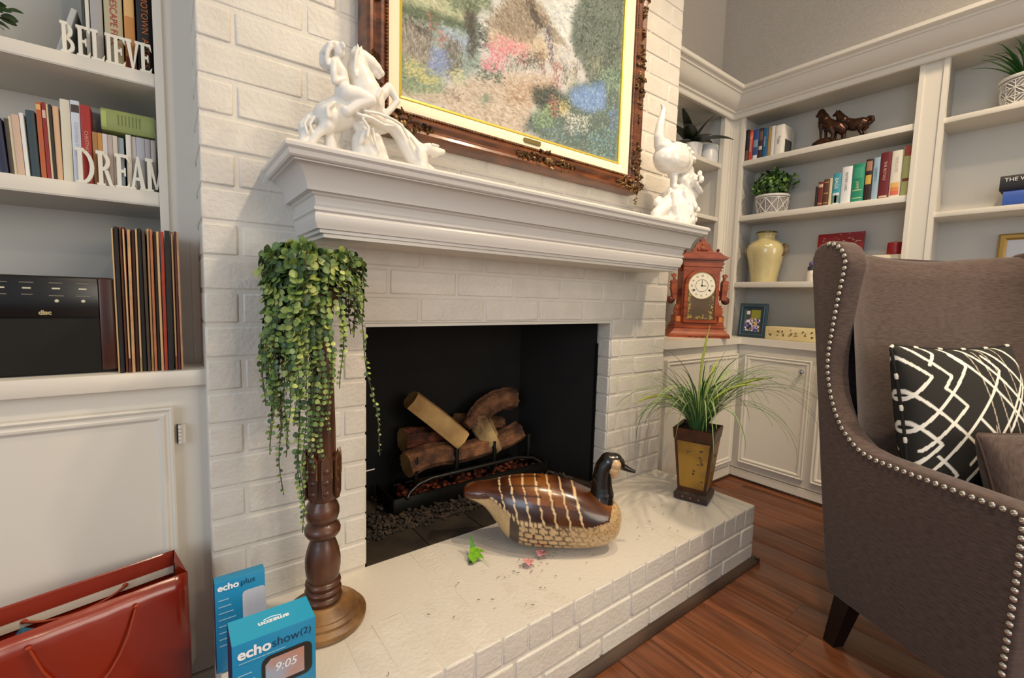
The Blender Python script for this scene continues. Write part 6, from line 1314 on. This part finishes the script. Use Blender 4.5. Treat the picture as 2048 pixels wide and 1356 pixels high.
# ---- red fretwork frame leaning at the back
rf = thing('red_frame', 'red picture frame with gold flecks leaning at the back of the third shelf', 'frame', (.965, -.342, T3+.0012), -math.pi/2); rf.rotation_euler = (R(-4), 0, -math.pi/2)
redm = mat('red_lacquer', s('a01c22'), .35, col2=s('8a141c'), vs=12)
def pframe(t, w, h, bw_, d, m, name='frame_rail', step=None):
    mb = MB(); mb.rings([[(-w/2+q,y,q),(w/2-q,y,q),(w/2-q,y,h-q),(-w/2+q,y,h-q)] for q, y in ((0,d),(0,0),(bw_*.25,-.003),(bw_*.7,-.002),(bw_,.003),(bw_,d))], cap=False); return mb.build(name, m, t, 25)
fr2 = pframe(rf, .205, .255, .05, .012, redm); MB().box(-.06,.06,.006,.01,.045,.21).build('dark_opening', mat('frame_dark_opening', s('241014'), .5), rf)
fk = MB(); rr = random.Random(9)
for i in range(26):
    x_, z_ = rr.uniform(-.095,.095), rr.uniform(.205,.25)
    fk.ball((x_, -.0035, z_), rr.uniform(.002,.005), 1, (1.5,.15,.6))
fk.build('gold_flecks', mat('gold_flecks', s('d8a890'), .4), rf, 60)['kind'] = 'stuff'
# ---- candle on a cream book
cb = flat('cream hardback lying flat under the red candle',   .87, -.482, T3, .145, .13, .122, 'd8cdb4')
cd = thing('pillar_candle', 'dark red pillar candle standing near the pilaster', 'candle', (.915, -.587, T3+.1225))
MB().lathe([(.029,0),(.03,.003),(.03,.055),(.028,.058),(.02,.055),(0,.054)], 28, cap=False).build('wax', mat('red_wax', s('9a1820'), .35, sss=.1), cd, 40)
MB().tube([(0,0,.053),(.001,0,.066)], .0012, 6).build('wick', mat('wick', s('2a2018'), .9), cd)
fg = thing('small_figurine', 'small white figurine with purple top half hidden behind the chair', 'figurine', (.90, -.252, T3))
MB().lathe([(.022,0),(.024,.004),(.022,.05),(.018,.058),(.017,.06),(0,.06)], 20, cap=False).build('body', mat('figurine_white', s('d8d0c4'), .4, col2=s('a86a5a'), vs=40, ramp=(.6,.75)), fg, 40)
MB().lathe([(.017,.06),(.021,.064),(.020,.078),(.014,.084),(0,.084)], 20, cap=False).build('dark_band', mat('figurine_dark', s('33303c'), .4), fg, 40)
MB().ball((0,0,.094), .016, 3).build('purple_top', mat('figurine_purple', s('6a5a8a'), .4), fg, 60)
# ---- picture frame and decorated box on the counter
pf = thing('photo_frame', 'dark teal photo frame with flower picture on the corner counter', 'photo frame', (.842, .013, .8305), -math.pi/2); pf.rotation_euler = (R(-5), 0, -math.pi/2)
tealf = mat('dark_teal_frame', s('2b3f4a'), .35)
pframe(pf, .155, .195, .036, .012, tealf); pframe(pf, .128, .168, .006, .010, mat('teal_bead', s('4a5f6a'), .3), 'inner_bead').location = (0,-.004,.0135)
n1, n2 = 40, 52; uu, vv = np.meshgrid(np.linspace(-.042,.042,n1), np.linspace(.035,.160,n2)); rs2 = np.random.RandomState(3)
pc = np.tile(np.array(s('4a5044')), (n2*n1,1)).reshape(n2,n1,3); pc[30:, 15:] = s('8a8a3c'); pc[:28] = s('5a5a6a')
for i in range(130):
    cx, cz = rs2.randint(2,n1-2), rs2.randint(2,30); colr = s(['e8e4e0','4a4a9a','c8a83a','b08ab0','e0d8e8','3a3a5a'][rs2.randint(6)]); rr_ = rs2.randint(1,4); pc[max(0,cz-rr_):cz+rr_, max(0,cx-rr_):cx+rr_] = colr
pc[40:48,3:12] = s('e0d8d8')
mb = MB(); mb.v = [(a, .0035, b_) for a, b_ in zip(uu.ravel(), vv.ravel())]; mb.f = [(j*n1+i, j*n1+i+1, (j+1)*n1+i+1, (j+1)*n1+i) for j in range(n2-1) for i in range(n1-1)]
me = bpy.data.meshes.new('photo'); me.from_pydata(mb.v, [], mb.f); colour(me, pc.reshape(-1,3)); put('photo', me, vmat('photo_print', .25), pf)
MB().box(-.06,.06,.008,.012,.02,.175).build('backing', mat('frame_backing', s('1c1a18'), .8), pf)
bxx = thing('keepsake_box', 'long cream box with brown printed emblems on the corner counter', 'box', (.830, -.195, .8305))
MB().cbox(0, .12, -.125, .125, 0, .07, .004).build('body', mat('aged_cream_card', s('d8c99c'), .6, col2=s('ccba88'), vs=10), bxx, 30)
pb = mat('brown_emblem_print', s('a08a5c'), .6); rr = random.Random(4)
for yy in (.10,.055,.03,-.005,-.03,-.07,-.105):
    e_ = MB()
    for k in range(7): q = rr.uniform(-.008,.008); z_ = rr.uniform(.02,.052); e_.box(-.0006, .0002, yy+q-.004, yy+q+.003, z_-.003, z_+.003)
    e_.build('printed_emblem', pb, bxx)['kind'] = 'stuff'
MB().ball((-.0002, -.005, .055), .004, 1, (.1,1,1)).build('red_seal', mat('red_seal', s('8a3a20'), .6), bxx)
# ---- gold frame in the far bay
gf = thing('gold_frame', 'slim gold picture frame with white picture in the far bookcase bay', 'photo frame', (.985, -1.04, .8303), -math.pi/2); gf.rotation_euler = (R(-3), 0, -math.pi/2)
pframe(gf, .26, .515, .026, .014, mat('gold_leaf_frame', s('b08a44'), .35, metal=.5)); MB().box(-.11,.11,.005,.012,.02,.495).build('white_picture', mat('white_picture', s('dfe0e2'), .5), gf)
